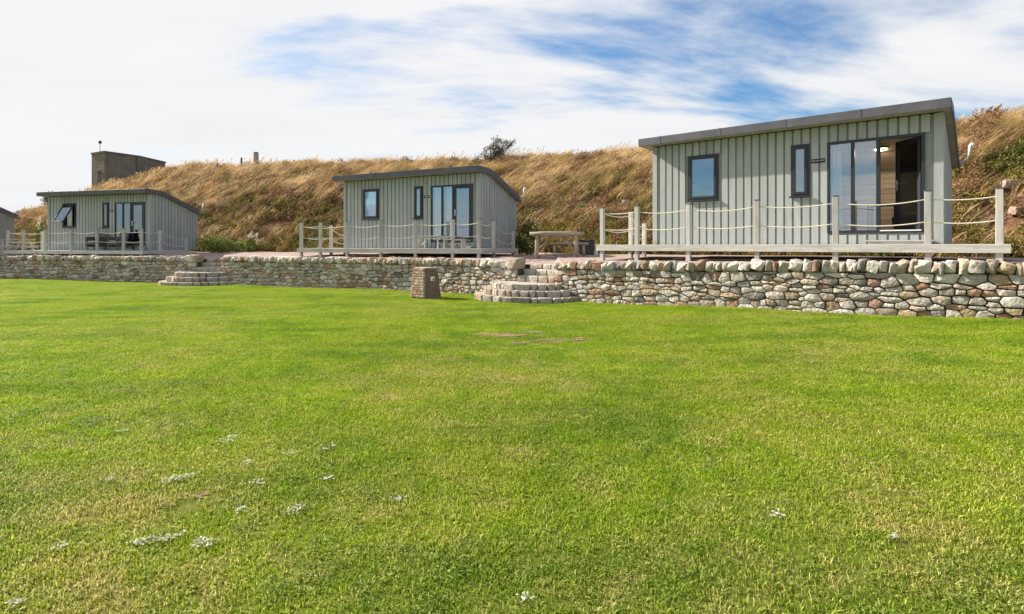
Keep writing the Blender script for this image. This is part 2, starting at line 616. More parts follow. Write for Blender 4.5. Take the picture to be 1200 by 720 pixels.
M['bush_leaf'] = leaf_mat('dark_bush_leaf', (0.035, 0.03, 0.016), (0.12, 0.10, 0.045))
M['shrub_leaf'] = leaf_mat('green_shrub_leaf', (0.03, 0.055, 0.012), (0.15, 0.18, 0.035))
M['bright_leaf'] = leaf_mat('bright_plant_leaf', (0.07, 0.11, 0.02), (0.24, 0.27, 0.05))
M['plume'] = leaf_mat('pale_plume', (0.45, 0.42, 0.30), (0.72, 0.70, 0.58))
M['clover'] = leaf_mat('clover_leaf', (0.10, 0.165, 0.018), (0.22, 0.30, 0.035))
M['twig'] = plain('twig_bark', (0.09, 0.07, 0.05), 0.9)

m = Mat('sea_water')
p = m.pos()
M['sea'] = m.done(m.bsdf((0.01, 0.055, 0.12), 0.12, m.bump(m.noise(m.mapping(p, (0.25, 1, 1)), 0.6, 6, 0.6), 0.5, 0.5), spec=0.5))


# ------------------------------------------------------------------ plan of the place
W, D, H, HB = 6.33, 2.817, 2.68, 1.89
CAB = [  # front right corner x, y, base z, angle, deck offset
    dict(x=8.728, y=11.521, b=0.035, th=40.45, o=-1.01),
    dict(x=-1.147, y=20.036, b=-0.09, th=27.33, o=-1.30),
    dict(x=-17.139, y=26.836, b=-0.215, th=15.03, o=-1.22),
    dict(x=-28.3, y=29.3, b=-0.30, th=3.0, o=-1.25),
]
LAWN_C = np.array([(9.3, 9.9, -1.23), (6, 12, -1.37), (1.9, 15.3, -1.51), (0, 16.6, -1.53), (-3.6, 19.4, -1.56), (-9, 22.4, -1.63),
                   (-16, 25, -1.60), (-24.4, 27.1, -1.54), (0, 2.5, -1.50), (4, 4, -1.45), (-4, 4, -1.52), (0, 9, -1.51), (-10, 12, -1.58), (8, 5, -1.33),
                   (-20, 15, -1.6), (0, -10, -1.6), (20, 0, -1.3), (14, 6, -1.15), (-35, 28, -1.6), (-30, 5, -1.7), (0, 40, -1.7), (40, 40, -1.7)])


def lawn_z(x, y):
    d2 = (LAWN_C[:, 0] - x) ** 2 + (LAWN_C[:, 1] - y) ** 2
    w = 1.0 / (d2 + 2.5) ** 1.5
    z = float((w * LAWN_C[:, 2]).sum() / w.sum())
    if y < -30:
        z -= min(4.0, (-30 - y) * 0.35)
    z += 0.02 * noise.noise((x * 0.35, y * 0.35, 3.0))
    return z


def catmull(pts, n):
    """evenly sampled Catmull-Rom through points (any dimension)"""
    P = [np.array(p, float) for p in pts]
    P = [2 * P[0] - P[1]] + P + [2 * P[-1] - P[-2]]
    res = []
    for i in range(1, len(P) - 2):
        for k in range(30):
            t = k / 30
            a, b, c, d = P[i - 1], P[i], P[i + 1], P[i + 2]
            res.append(0.5 * (2 * b + (c - a) * t + (2 * a - 5 * b + 4 * c - d) * t * t + (3 * b - a - 3 * c + d) * t ** 3))
    res.append(P[-2])
    res = np.array(res)
    s = np.concatenate([[0], np.cumsum(np.linalg.norm(np.diff(res[:, :2], axis=0), axis=1))])
    q = np.linspace(0, s[-1], n)
    return np.stack([np.interp(q, s, res[:, j]) for j in range(res.shape[1])], 1), s[-1]


# ------------------------------------------------------------------ lawn sheet, sea, gravel terrace, bank
xs = np.concatenate([[-2500, -900, -350, -150, -80], np.linspace(-50, 40, 181), [70, 150, 350, 900, 2500]])
ys = np.concatenate([[-44, -40, -36, -33], np.linspace(-30, 36, 133), [60, 120, 300, 900, 2500]])
vs = [(x, y, lawn_z(x, y)) for y in ys for x in xs]
nx = len(xs)
fs = [(j * nx + i, j * nx + i + 1, (j + 1) * nx + i + 1, (j + 1) * nx + i) for j in range(len(ys) - 1) for i in range(nx - 1)]
tag(mesh_obj('lawn', vs, fs, M['soil'], smooth=True), kind='structure')
lawn_bvh = BVHTree.FromPolygons([Vector(v) for v in vs], [t for f in fs for t in ((f[0], f[1], f[2]), (f[0], f[2], f[3]))])


def turf_z(x, y):
    h = lawn_bvh.ray_cast(Vector((x, y, 20)), Vector((0, 0, -1)))
    return h[0].z

tag(mesh_obj('sea', [(-4000, -41, -4.2), (4000, -41, -4.2), (4000, -5000, -4.2), (-4000, -5000, -4.2)], [(0, 3, 2, 1)], M['sea']), kind='structure')

# x, y, top of cope
GAP1L, GAP1R = (0.125, 16.75, -0.42), (1.18, 15.85, -0.42)
GAP2L, GAP2R = (-13.55, 24.30, -0.44), (-12.35, 24.05, -0.44)
WALL_R = [(11.6, 6.98, -0.22), (9.98, 8.37, -0.24), (7.70, 10.32, -0.27), (4.66, 12.92, -0.35), (1.89, 15.24, -0.41), GAP1R]
WALL_M = [GAP1L, (-2.2, 18.6, -0.42), (-4.5, 20.05, -0.42), (-8.5, 22.15, -0.43), GAP2R]
WALL_L = [GAP2L, (-17.5, 25.35, -0.45), (-23, 26.85, -0.46), (-30, 28.2, -0.47), (-34, 28.9, -0.47)]
front = [(30, -8, -0.3), (20, 0, -0.25)] + WALL_R + WALL_M + WALL_L + [(-60, 33, -0.5)]
FOOT = [(24, 4), (17, 8.5), (12.0, 14.0), (8.7, 17.5), (4.5, 20.5), (1.6, 23), (-2, 25), (-8, 28), (-13, 30), (-18, 31.3), (-24, 33.8), (-28.5, 36.5), (-36, 40), (-50, 44)]
CREST = [(32, 10, 4.1), (24, 14.5, 4.0), (17, 19.2, 4.0), (12.5, 23.5, 4.15), (7.5, 28, 4.35), (2.5, 31, 4.5), (-3, 33, 4.55), (-10.5, 36, 4.85),
         (-16.5, 38.5, 5.05), (-24, 41, 5.2), (-31, 43.5, 4.25), (-37, 45, 2.75), (-44, 48, 1.9), (-56, 52, 1.2)]
NB = 240
fr_s, _ = catmull(front, NB)
foot_s, _ = catmull(FOOT, NB)
crest_s, LEN = catmull(CREST, NB)
vs, fs = [], []
NT = 14
NG = 900
fr_g, _ = catmull(front, 1500)
foot_g, _ = catmull(FOOT, NG)
# match every foot sample with the front sample in the same direction
ft = np.arctan2(foot_g[:, 0], foot_g[:, 1] + 2)
fa = np.arctan2(fr_g[:, 0], fr_g[:, 1] + 2)
fa_s = np.argsort(fa)
for i in range(NG):
    a = np.array([np.interp(ft[i], fa[fa_s], fr_g[fa_s, j]) for j in range(3)])
    dirv = foot_g[i] - a[:2]
    dirv = dirv / np.linalg.norm(dirv)
    back, za = 0.22, a[2] - 0.04
    for gl_, gr_ in ((GAP1L, GAP1R), (GAP2L, GAP2R)):
        mx_, my_ = (gl_[0] + gr_[0]) / 2, (gl_[1] + gr_[1]) / 2
        hw_ = math.hypot(gl_[0] - gr_[0], gl_[1] - gr_[1]) / 2
        if math.hypot(a[0] - mx_, a[1] - my_) < hw_ + 0.12:
            # the flight of steps cuts into the terrace here
            nrm_ = np.array([-(gr_[1] - gl_[1]), gr_[0] - gl_[0]]) / (2 * hw_)
            k_ = 0.80 / max(0.4, float(dirv @ nrm_))
            back, za = k_, -0.565
    a0 = a[:2] + dirv * back
    e = foot_g[i] + dirv * 2.0
    for k in range(NT):
        t = (k / (NT - 1)) ** 1.6
        q = a0 * (1 - t) + e * t
        tt_ = t ** 0.45
        z = za * (1 - tt_) + (-0.27) * tt_ - 0.02 * tt_
        z += 0.015 * noise.noise((q[0] * 0.8, q[1] * 0.8, 0)) * min(1, t * 8)
        vs.append((q[0], q[1], z))
for i in range(NG - 1):
    for k in range(NT - 1):
        fs.append((i * NT + k, i * NT + k + 1, (i + 1) * NT + k + 1, (i + 1) * NT + k))
tag(mesh_obj('gravel_path', vs, fs, M['gravel'], smooth=True), kind='structure')
gravel_bvh = BVHTree.FromPolygons([Vector(v) for v in vs], fs)


def gravel_z(x, y):
    h = gravel_bvh.ray_cast(Vector((x, y, 20)), Vector((0, 0, -1)))
    return h[0].z if h[0] is not None else -0.42


SOILS = []


def soil_mask(x, y):
    v = 0.0
    for sx, sy, r1, r2 in SOILS:
        d = math.hypot(x - sx, (y - sy) * r1 / r2) / r1
        d += 0.5 * noise.noise((x * 1.1, y * 1.1, 5.0))
        v = max(v, min(1.0, max(0.0, (1.1 - d) * 2.5)))
    return v


def bank_pt(u, t):
    """u 0..1 along, t 0 at foot, 1 at crest, up to 2 behind it"""
    s = u * (NB - 1)
    i = min(int(s), NB - 2)
    k = s - i
    f = foot_s[i] * (1 - k) + foot_s[i + 1] * k
    c = crest_s[i] * (1 - k) + crest_s[i + 1] * k
    if t <= 1:
        q = f * (1 - t) + c[:2] * t
        z = -0.34 + (c[2] + 0.34) * (1 - (1 - t) ** 1.55)
    else:
        dv = (c[:2] - f)
        dv = dv / np.linalg.norm(dv)
        q = c[:2] + dv * (t - 1) * 30
        z = c[2] - (t - 1) * 0.8
    amp = min(1, max(0, t * 4)) * (1 if t <= 1 else 1)
    z += amp * (0.28 * noise.noise((q[0] * 0.33, q[1] * 0.33, 1.0)) + 0.16 * noise.noise((q[0] * 1.1, q[1] * 1.1, 2.0)))
    if t <= 1:
        z -= soil_mask(q[0], q[1]) * 0.15
    return q[0], q[1], z


_pv = [bank_pt(a_ / 199, b_ / 24) for a_ in range(200) for b_ in range(25)]
_pf = [(a_ * 25 + b_, a_ * 25 + b_ + 1, a_ * 25 + b_ + 26, a_ * 25 + b_ + 25) for a_ in range(199) for b_ in range(24)]
_pb = BVHTree.FromPolygons([Vector(v) for v in _pv], _pf)


def bank_at(px_, py_):
    """where on the bank a given direction from the viewpoint lands"""
    h = _pb.ray_cast(Vector((0, 0, 0)), Vector(((px_ - 600) / FPX, 1.0, (HORIZON - py_) / FPX)).normalized())
    return h[0]


for px_, py_, r1_, r2_ in ((732, 238, 1.5, 0.7), (705, 232, 0.8, 0.5), (1182, 232, 0.8, 0.5), (1165, 212, 0.5, 0.3), (325, 268, 1.7, 0.8), (1190, 262, 0.6, 0.4)):
    q_ = bank_at(px_, py_)
    if q_ is not None:
        SOILS.append((q_.x, q_.y, r1_, r2_))

NU = 300
TS = list(np.linspace(-0.0, 1, 34)) + [1.04, 1.1, 1.2, 1.4, 1.7, 2.0]
vs, soil = [], []
for i in range(NU):
    for t in TS:
        x, y, z = bank_pt(i / (NU - 1), t)
        vs.append((x, y, z - (0.25 if t == 0 else 0)))
        soil.append(soil_mask(x, y) if t <= 1 else 0.0)
nt_ = len(TS)
fs = [(i * nt_ + k, i * nt_ + k + 1, (i + 1) * nt_ + k + 1, (i + 1) * nt_ + k) for i in range(NU - 1) for k in range(nt_ - 1)]
hill = tag(mesh_obj('hill', vs, fs, M['bank'], smooth=True), kind='structure')
a = hill.data.attributes.new('soil', 'FLOAT', 'POINT')
a.data.foreach_set('value', np.array(soil, np.float32))


# ------------------------------------------------------------------ cabins
def roof_under(v):
    """underside height of the roof above the base, v metres behind the front face"""
    if v < 0.25:
        return 2.695 - 0.02 * max(v, 0)
    k = (2.69 - HB) / (D - 0.55)
    z0 = 2.69
    if v < 0.85:
        q = (v - 0.25) / 0.6
        return z0 - k * 0.6 * 0.5 * q * q
    return z0 - k * 0.3 - k * (v - 0.85)


BAT_W, BAT_P = 0.143, 0.187
unit_box = MB().box(-0.5, 0.5, -0.5, 0.5, 0, 1).mesh('batten', M['batten'])
OPEN = [(0.99, 1.78, 1.15, 2.32), (3.50, 3.89, 1.12, 2.32), (4.26, 6.05, 0.25, 2.30)]


def bars(u0, u1, w0, w1, th, v0, v1):
    """four bars of a frame"""
    mb = MB()
    mb.box(u0, u0 + th, v0, v1, w0, w1)
    mb.box(u1 - th, u1, v0, v1, w0, w1)
    mb.box(u0 + th, u1 - th, v0 + 0.0005, v1 - 0.0005, w0, w0 + th)
    mb.box(u0 + th, u1 - th, v0 + 0.0005, v1 - 0.0005, w1 - th, w1)
    return mb


def curtain(parent, u0, u1, w0, w1, v, waves=6, flare=0.0):
    n = 40
    vs, fs = [], []
    for i in range(n):
        t = i / (n - 1)
        dv = 0.035 * math.sin(t * waves * 2 * math.pi) + 0.012 * math.sin(t * 37)
        for j, w in enumerate((w0, (w0 + w1) / 2, w1)):
            k = 1 - j / 2
            vs.append((u0 + (u1 - u0) * t + flare * k * (t - 0.5), v + dv * (1 + 0.4 * k), w))
    for i in range(n - 1):
        for j in range(2):
            a = i * 3 + j
            fs.append((a, a + 1, a + 4, a + 3))
    o = mesh_obj('curtain', vs, fs, M['curtain'], parent, True)
    return o


def window(parent, u0, u1, w0, w1, tilt=0.0, cur=None):
    fr = bars(u0, u1, w0, w1, 0.045, -0.045, 0.05).build('window', M['frame'], parent)
    bx('sill', M['frame'], fr, u0 - 0.03, u1 + 0.03, -0.09, -0.0465, w0 - 0.035, w0 + 0.004, 0.004)
    # moving sash, hinged at the top
    cu, ct = (u0 + u1) / 2, w1 - 0.05
    hw, hh = (u1 - u0) / 2 - 0.048, (w1 - w0) - 0.098
    sash = bars(-hw, hw, -hh, 0, 0.055, -0.058, -0.004).build('sash', M['frame'], fr, loc=(cu, 0, ct), rot=(-tilt, 0, 0))
    pane = MB().box(-hw + 0.05, hw - 0.05, -0.036, -0.030, -hh + 0.05, -0.05).build('pane', M['glass'], fr, loc=(cu, 0, ct), rot=(-tilt, 0, 0))
    if cur == 'blind':
        bx('blind', M['curtain'], fr, u0 + 0.03, u1 - 0.03, 0.075, 0.08, (w0 + w1) / 2 - 0.02, w1 - 0.03)
    return fr


def text_mesh(s, size, mat, parent, loc, rot):
    cu = bpy.data.curves.new('lettering', 'FONT')
    cu.body = s
    cu.size = size
    cu.align_x = 'CENTER'
    cu.align_y = 'CENTER'
    cu.extrude = 0.001
    tmp = bpy.data.objects.new('lettering', cu)
    scene.collection.objects.link(tmp)
    bpy.context.view_layer.update()
    me = bpy.data.meshes.new_from_object(tmp.evaluated_get(bpy.context.evaluated_depsgraph_get()))
    bpy.data.objects.remove(tmp)
    me.materials.clear()
    me.materials.append(mat)
    o = bpy.data.objects.new('lettering', me)
    o.parent, o.location, o.rotation_euler = parent, loc, rot
    return link(o)


def cabin_origin(c):
    th = R(c['th'])
    return Vector((c['x'] - W * math.cos(th), c['y'] + W * math.sin(th), c['b'])), -th


def build_cabin(idx, c, label):
    o, rz = cabin_origin(c)
    root = empty('cabin', o, rz)
    tag(root, label, 'cabin', 'cabins along the terrace')
    full = idx < 3
    # --- front wall with its openings
    us = sorted({0.0, W} | {e for q in OPEN for e in q[:2]})
    mb = MB()
    for a, b_ in zip(us[:-1], us[1:]):
        hole = [q for q in OPEN if q[0] <= a and q[1] >= b_]
        if not hole:
            mb.box(a, b_, 0, 0.06, 0, 2.66)
        else:
            mb.box(a, b_, 0, 0.06, 0, hole[0][2])
            mb.box(a, b_, 0, 0.06, hole[0][3], 2.66)
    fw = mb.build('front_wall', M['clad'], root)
    n = int(W / BAT_P)
    off = (W - n * BAT_P) / 2
    if full:
        for i in range(n + 1):
            u = off + i * BAT_P
            if u < 0.1 or u > W - 0.1:
                continue
            segs = [(0.0, 2.672)]
            for q in OPEN:
                if q[0] - 0.03 < u < q[1] + 0.03:
                    segs = [(0.0, q[2] - 0.04), (q[3] + 0.005, 2.672)]
            for z0, z1 in segs:
                share('batten', unit_box, fw, (u, -0.012, z0), (0, 0, 0), (BAT_W, 0.032, z1 - z0))
    for u0, u1 in ((-0.028, 0.10), (W - 0.13, W + 0.028)):
        bx('corner_trim', M['batten'], fw, u0, u1, -0.030, -0.001, 0, 2.673)
    # --- side and back walls
    prof = [(v, roof_under(v) - 0.012) for v in np.linspace(0.061, D - 0.061, 14)]
    for side in ('right', 'left'):
        u0, u1 = (W - 0.06, W) if side == 'right' else (0, 0.06)
        poly = [(0.061, 0.0), (D - 0.061, 0.0)] + prof[::-1]
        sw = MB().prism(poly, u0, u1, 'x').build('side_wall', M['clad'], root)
        k = int(D / BAT_P)
        if full:
            for i in range(1, k + 1):
                v = i * BAT_P
                if v > D - 0.1:
                    continue
                share('batten', unit_box, sw, (W + 0.011 if side == 'right' else -0.011, v, 0), (0, 0, 0), (0.028, BAT_W, roof_under(v + 0.03) - 0.008))
            ub = (W + 0.001, W + 0.030) if side == 'right' else (-0.030, -0.001)
            bx('corner_trim', M['batten'], sw, ub[0], ub[1], D - 0.11, D + 0.02, 0, roof_under(D + 0.03) - 0.01)
            bx('corner_trim', M['batten'], sw, ub[0] + 0.0005, ub[1] - 0.003, 0.0, 0.10, 0, roof_under(0.1) - 0.01)
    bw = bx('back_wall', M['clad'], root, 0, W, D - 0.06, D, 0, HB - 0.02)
    # --- roof
    vr = list(np.linspace(-0.36, D + 0.13, 26))
    under = [(v, roof_under(v)) for v in vr]
    top = [(v, roof_under(v) + 0.165) for v in vr]
    rf = MB().prism(under + top[::-1], -0.26, W + 0.15, 'x').build('roof', M['soffit'], root)
    joints = [-0.28, 0.35, 1.95, 3.45, 4.95, W + 0.17]
    for a, b_ in zip(joints[:-1], joints[1:]):
        bx('fascia_panel', M['fascia'], rf, a + 0.003, b_ - 0.003, -0.385, -0.361, 2.690, 2.882, 0.003)
    for b_ in joints[1:-1]:
        bx('fascia_joint', M['fascia'], rf, b_ - 0.025, b_ + 0.025, -0.390, -0.3865, 2.689, 2.884)
    for u0, u1 in ((W + 0.151, W + 0.17), (-0.28, -0.261)):
        pl = [(v, z - 0.008) for v, z in under] + [(v, z + 0.022) for v, z in top[::-1]]
        MB().prism(pl, u0, u1, 'x').build('verge_trim', M['fascia'], rf)
    MB().prism([(v, z + 0.001) for v, z in top] + [(v, z + 0.014) for v, z in top[::-1]], -0.26, W + 0.15, 'x').build('roof_sheet', M['fascia'], rf)
    bx('back_fascia', M['fascia'], rf, -0.28, W + 0.17, D + 0.131, D + 0.15, roof_under(D + .13) - 0.01, roof_under(D + .13) + 0.185)
    # --- aerial bracket on the rear right corner
    vz = roof_under(D) + 0.05
    br = bx('aerial_bracket', M['grey'], root, W + 0.171, W + 0.26, D - 0.05, D + 0.05, vz - 0.04, vz + 0.05, 0.01)
    MB().tube([(W + 0.24, D, vz + 0.04), (W + 0.31, D, vz + 0.09), (W + 0.35, D, vz + 0.16), (W + 0.355, D, vz + 0.26), (W + 0.36, D, vz + 0.40), (W + 0.385, D, vz + 0.445),
               (W + 0.425, D, vz + 0.43), (W + 0.43, D, vz + 0.36)], [0.018, 0.02, 0.022, 0.024, 0.024, 0.026, 0.026, 0.02], 8).build('aerial_arm', M['white'], br, True)
    if not full:
        return root
    # --- interior
    bx('floor', M['floor_in'], root, 0.061, W - 0.061, 0.061, D - 0.061, 0.14, 0.22)
    lin = empty('interior_lining')
    lin.parent = root
    z = 0.225
    while z < HB - 0.1:
        bx('lining_board', M['lining'], lin, 0.08, W - 0.08, D - 0.085, D - 0.0615, z, z + 0.127, 0.006)
        z += 0.132
    cp = [(v, roof_under(v) - 0.02) for v in np.linspace(0.07, D - 0.07, 14)]
    MB().prism(cp + [(v, z_ - 0.018) for v, z_ in cp[::-1]], 0.07, W - 0.07, 'x').build('ceiling_lining', M['lining'], lin)
    bx('end_lining', M['lining'], lin, W - 0.08, W - 0.0615, 0.08, D - 0.09, 0.225, 1.86)
    bx('end_lining', M['lining'], lin, 0.0615, 0.08, 0.08, D - 0.09, 0.225, 1.86)
    bx('partition', M['lining'], lin, 2.6, 2.66, 0.08, D - 0.09, 0.225, 1.86)
    lv = 1.55
    lz = roof_under(lv) - 0.045
    lamp = MB().tube([(5.08, lv, lz), (5.08, lv, lz - 0.02)], 0.15, 20).build('ceiling_light', M['white'], root)
    if idx == 0:
        MB().tube([(5.08, lv, lz - 0.0205), (5.08, lv, lz - 0.05), (5.08, lv, lz - 0.065)], [0.13, 0.12, 0.05], 20).build('lamp_glass', M['lamp'], lamp)
        ld = bpy.data.lights.new('ceiling_lamp_light', 'AREA')
        ld.shape = 'DISK'
        ld.size = 0.22
        ld.energy = 8
        ld.color = (1.0, 0.78, 0.52)
        lo_ = bpy.data.objects.new('ceiling_lamp_light', ld)
        lo_.parent = lamp
        lo_.location = (5.08, lv, lz - 0.072)
        link(lo_)
    else:
        MB().tube([(5.08, lv, lz - 0.0205), (5.08, lv, lz - 0.05), (5.08, lv, lz - 0.065)], [0.13, 0.12, 0.05], 20).build('lamp_glass', M['white'], lamp)
    # --- windows
    w1 = window(root, *OPEN[0], tilt=R(31) if idx == 2 else 0.0, cur='blind' if idx == 1 else None)
    window(root, *OPEN[1])
    # --- french door set: two fixed lights and a door
    u0, u1, w0, w1 = OPEN[2]
    fr = bars(u0, u1, w0, w1, 0.055, -0.040, 0.06).build('door_frame', M['frame'], root)
    for um in (4.76, 5.235):
        bx('mullion', M['frame'], fr, um - 0.035, um + 0.035, -0.0385, 0.055, w0 + 0.055, w1 - 0.055)
    for a, b_ in ((u0 + 0.05, 4.73), (4.79, 5.205)):
        bx('pane', M['glass'], fr, a, b_, -0.012, -0.006, w0 + 0.05, w1 - 0.05)
    bx('threshold', M['white'] if idx == 0 else M['steel'], fr, 5.27, u1 - 0.055, -0.06, -0.041, w0 + 0.03, w0 + 0.055)
    # door leaf, hinge on the right
    lw = u1 - 0.058 - 5.272
    lh = w1 - w0 - 0.118
    ang = R(-47) if idx == 0 else 0.0
    hinge = (u1 - 0.058, 0.035 if idx == 0 else 0.0, w0 + 0.059)
    dr = empty('door', hinge, ang)
    dr.parent = root
    bars(-lw, 0, 0, lh, 0.085, -0.025, 0.025).build('door_leaf', M['frame'], dr)
    bx('pane', M['glass'], dr, -lw + 0.08, -0.08, -0.004, 0.002, 0.08, lh - 0.08)
    hd = bx('handle', M['steel'], dr, -lw + 0.025, -lw + 0.06, -0.034, -0.0255, 0.86, 1.10, 0.003)
    MB().tube([(-lw + 0.042, -0.034, 1.02), (-lw + 0.042, -0.07, 1.02), (-lw + 0.15, -0.072, 1.02)], 0.011, 8).build('handle_lever', M['steel'], dr)
    # --- curtains
    if idx == 0:
        curtain(root, 4.30, 4.50, 0.25, 2.28, 0.15, 3, 0.10)
        curtain(root, 5.93, 6.08, 0.25, 2.28, 0.17, 3)
    elif idx == 1:
        curtain(root, 4.30, 4.62, 0.25, 2.28, 0.15, 4, 0.05)
        curtain(root, 4.82, 5.22, 0.25, 2.28, 0.15, 5, 0.05)
    else:
        curtain(root, 4.30, 4.70, 0.25, 2.28, 0.15, 5, 0.0)
        curtain(root, 4.80, 5.20, 0.25, 2.28, 0.15, 5, 0.0)
        o_ = curtain(root, 5.66, 6.0, 0.7, 2.28, 0.15, 4, -0.30)
        curtain(root, 1.0, 1.35, 1.1, 2.3, 0.16, 3)
    # --- name plate
    if idx == 0:
        sg = bx('name_plate', M['sign'], root, 3.93, 4.22, -0.036, -0.0255, 1.86, 1.955, 0.003)
        text_mesh('ISLE OF MAY', 0.048, M['sign_text'], sg, (4.075, -0.038, 1.908), (R(90), 0, 0))
    elif idx == 1:
        sg = bx('name_plate', M['sign'], root, 3.95, 4.20, -0.036, -0.0255, 1.87, 1.96, 0.003)
        bx('lettering', M['sign_text'], sg, 4.00, 4.07, -0.038, -0.0365, 1.903, 1.928)
        bx('lettering', M['sign_text'], sg, 4.09, 4.16, -0.038, -0.0365, 1.903, 1.928)
    else:
        pl = [(4.075 + 0.14 * math.cos(a), 1.915 + 0.045 * math.sin(a)) for a in np.linspace(0, 2 * math.pi, 20)[:-1]]
        sg = MB().prism(pl, -0.036, -0.0255, 'y').build('name_plate', M['sign'], root)
        pl = [(4.075 + 0.09 * math.cos(a), 1.915 + 0.02 * math.sin(a)) for a in np.linspace(0, 2 * math.pi, 20)[:-1]]
        MB().prism(pl, -0.038, -0.0365, 'y').build('plate_face', M['grey'], sg)
    return root


LABELS = ['sage green cabin with its glass door open and ceiling lamp lit', 'sage green cabin with closed glass door beside the log picnic table',
          'sage green cabin with its square window tilted open below the concrete bunker', 'farthest cabin, cut off by the left edge of the picture']
cab_roots = [build_cabin(i, c, LABELS[i]) for i, c in enumerate(CAB)]


# ------------------------------------------------------------------ decks with rope railings
def rope_pts(a, b, sag, n=9):
    a, b = Vector(a), Vector(b)
    return [a.lerp(b, k / (n - 1)) - Vector((0, 0, sag * 4 * (k / (n - 1)) * (1 - k / (n - 1)))) for k in range(n)]


def build_deck(idx, c, label):
    o, rz = cabin_origin(c)
    root = empty('timber_deck', o, rz)
    tag(root, label, 'deck', 'rope railed decks')
    Mi = root.matrix_basis
    th = R(c['th'])
    o0 = c['o']
    qs = [o0 + k for k in (0, 1.04, 2.44, 4.06, 5.63, 7.19, 8.22)]
    ua, ub = qs[0] - 0.16, qs[-1] + 0.16
    fz0, fz1 = -0.165, -0.002

    def world(u, v):
        return o.x + u * math.cos(th) + v * math.sin(th), o.y - u * math.sin(th) + v * math.cos(th)
    # fascia boards
    bx('fascia_board', M['board'], root, ua, ub, -1.115, -1.085, fz0, fz1, 0.004)
    fb = 'fascia_board'
    bx(fb, M['board'], root, ub - 0.03, ub, -1.084, 1.55, fz0, fz1 - 0.001, 0.004)
    bx(fb, M['board'], root, ua, ua + 0.03, -1.084, 1.55, fz0, fz1 - 0.001, 0.004)
    # deck boards
    v = -1.083
    while v < -0.16:
        bx('deck_board', M['board'], root, ua + 0.031, ub - 0.031, v, v + 0.14, -0.03, -0.001, 0.003)
        v += 0.146
    for a, b_ in ((ua + 0.031, -0.05), (W + 0.05, ub - 0.031)):
        while v < 1.45 and b_ - a > 0.1:
            bx('deck_board', M['board'], root, a, b_, v, v + 0.14, -0.03, -0.001, 0.003)
            v += 0.146
        v = -0.061
    # joists
    for v in (-0.95, -0.25):
        bx('joist', M['board'], root, ua + 0.1, ub - 0.1, v, v + 0.05, -0.16, -0.031)

    def post(u, v, top, name='post'):
        x, y = world(u, v)
        g = gravel_z(x, y) - o.z - 0.05
        s = 0.052
        tw = rng.uniform(-0.02, 0.02)
        pm = MB().box(-s, s, -s, s, g, top, 0.006).build(name, M['post'], root, loc=(u, v, 0), rot=(rng.uniform(-.006, .006), rng.uniform(-.006, .006), tw))
        MB().box(-s - 0.008, s + 0.008, -s - 0.008, s + 0.008, top + 0.001, top + 0.016, 0.004).build('post_cap', M['cap'], pm)
        return (u, v, top)

    def ropes(a, b, zz=((0.86, 0.43), (0.86, 0.43)), sag=0.07):
        for k in range(2):
            p0 = (a[0], a[1], a[2] * 0 + zz[0][k])
            p1 = (b[0], b[1], zz[1][k])
            MB().tube(rope_pts(p0, p1, sag * rng.uniform(0.8, 1.25)), 0.0125, 6).build('rope', M['rope'], root, True)
    fv = -1.030
    fp = [post(u, fv, 1.0 + rng.uniform(-0.012, 0.012)) for u in qs]
    for a, b_ in zip(fp[:-1], fp[1:]):
        ropes(a, b_, sag=0.045 * (b_[0] - a[0]))
    # left return
    l1 = post(qs[0] - 0.02, 0.58, 0.97)
    l2 = post(qs[0] - 0.02, 1.42, 0.66)
    ropes(fp[0], l1)
    ropes(l1, l2, ((0.86, 0.43), (0.56, 0.2)), 0.1)
    # right return
    r1 = post(qs[-1] + 0.02, -0.06 if idx else 0.2, 0.97)
    r2 = post(qs[-1] + 0.02, 1.42, 0.66)
    ropes(fp[-1], r1)
    ropes(r1, r2, ((0.86, 0.43), (0.56, 0.2)), 0.12)
    # step below the door
    if idx < 3:
        st = empty('door_step', (0, 0, 0))
        st.parent = root
        bx('step_tread', M['board'], st, 5.06, 6.22, -0.42, -0.04, 0.055, 0.085, 0.004)
        bx('step_riser', M['board'], st, 5.10, 6.18, -0.40, -0.37, 0.0, 0.054)
        bx('step_side', M['board'], st, 5.10, 5.13, -0.369, -0.05, 0.0, 0.054)
        bx('step_side', M['board'], st, 6.15, 6.18, -0.369, -0.05, 0.0, 0.054)
    return root


DL = ['silvery timber deck with rope railing in front of the open door cabin', 'timber deck with rope railing carrying a small bench and table',
      'timber deck with rope railing carrying two dark rattan chairs', 'timber deck end with rope railing at the left picture edge']
for i, c in enumerate(CAB):
    build_deck(i, c, DL[i])


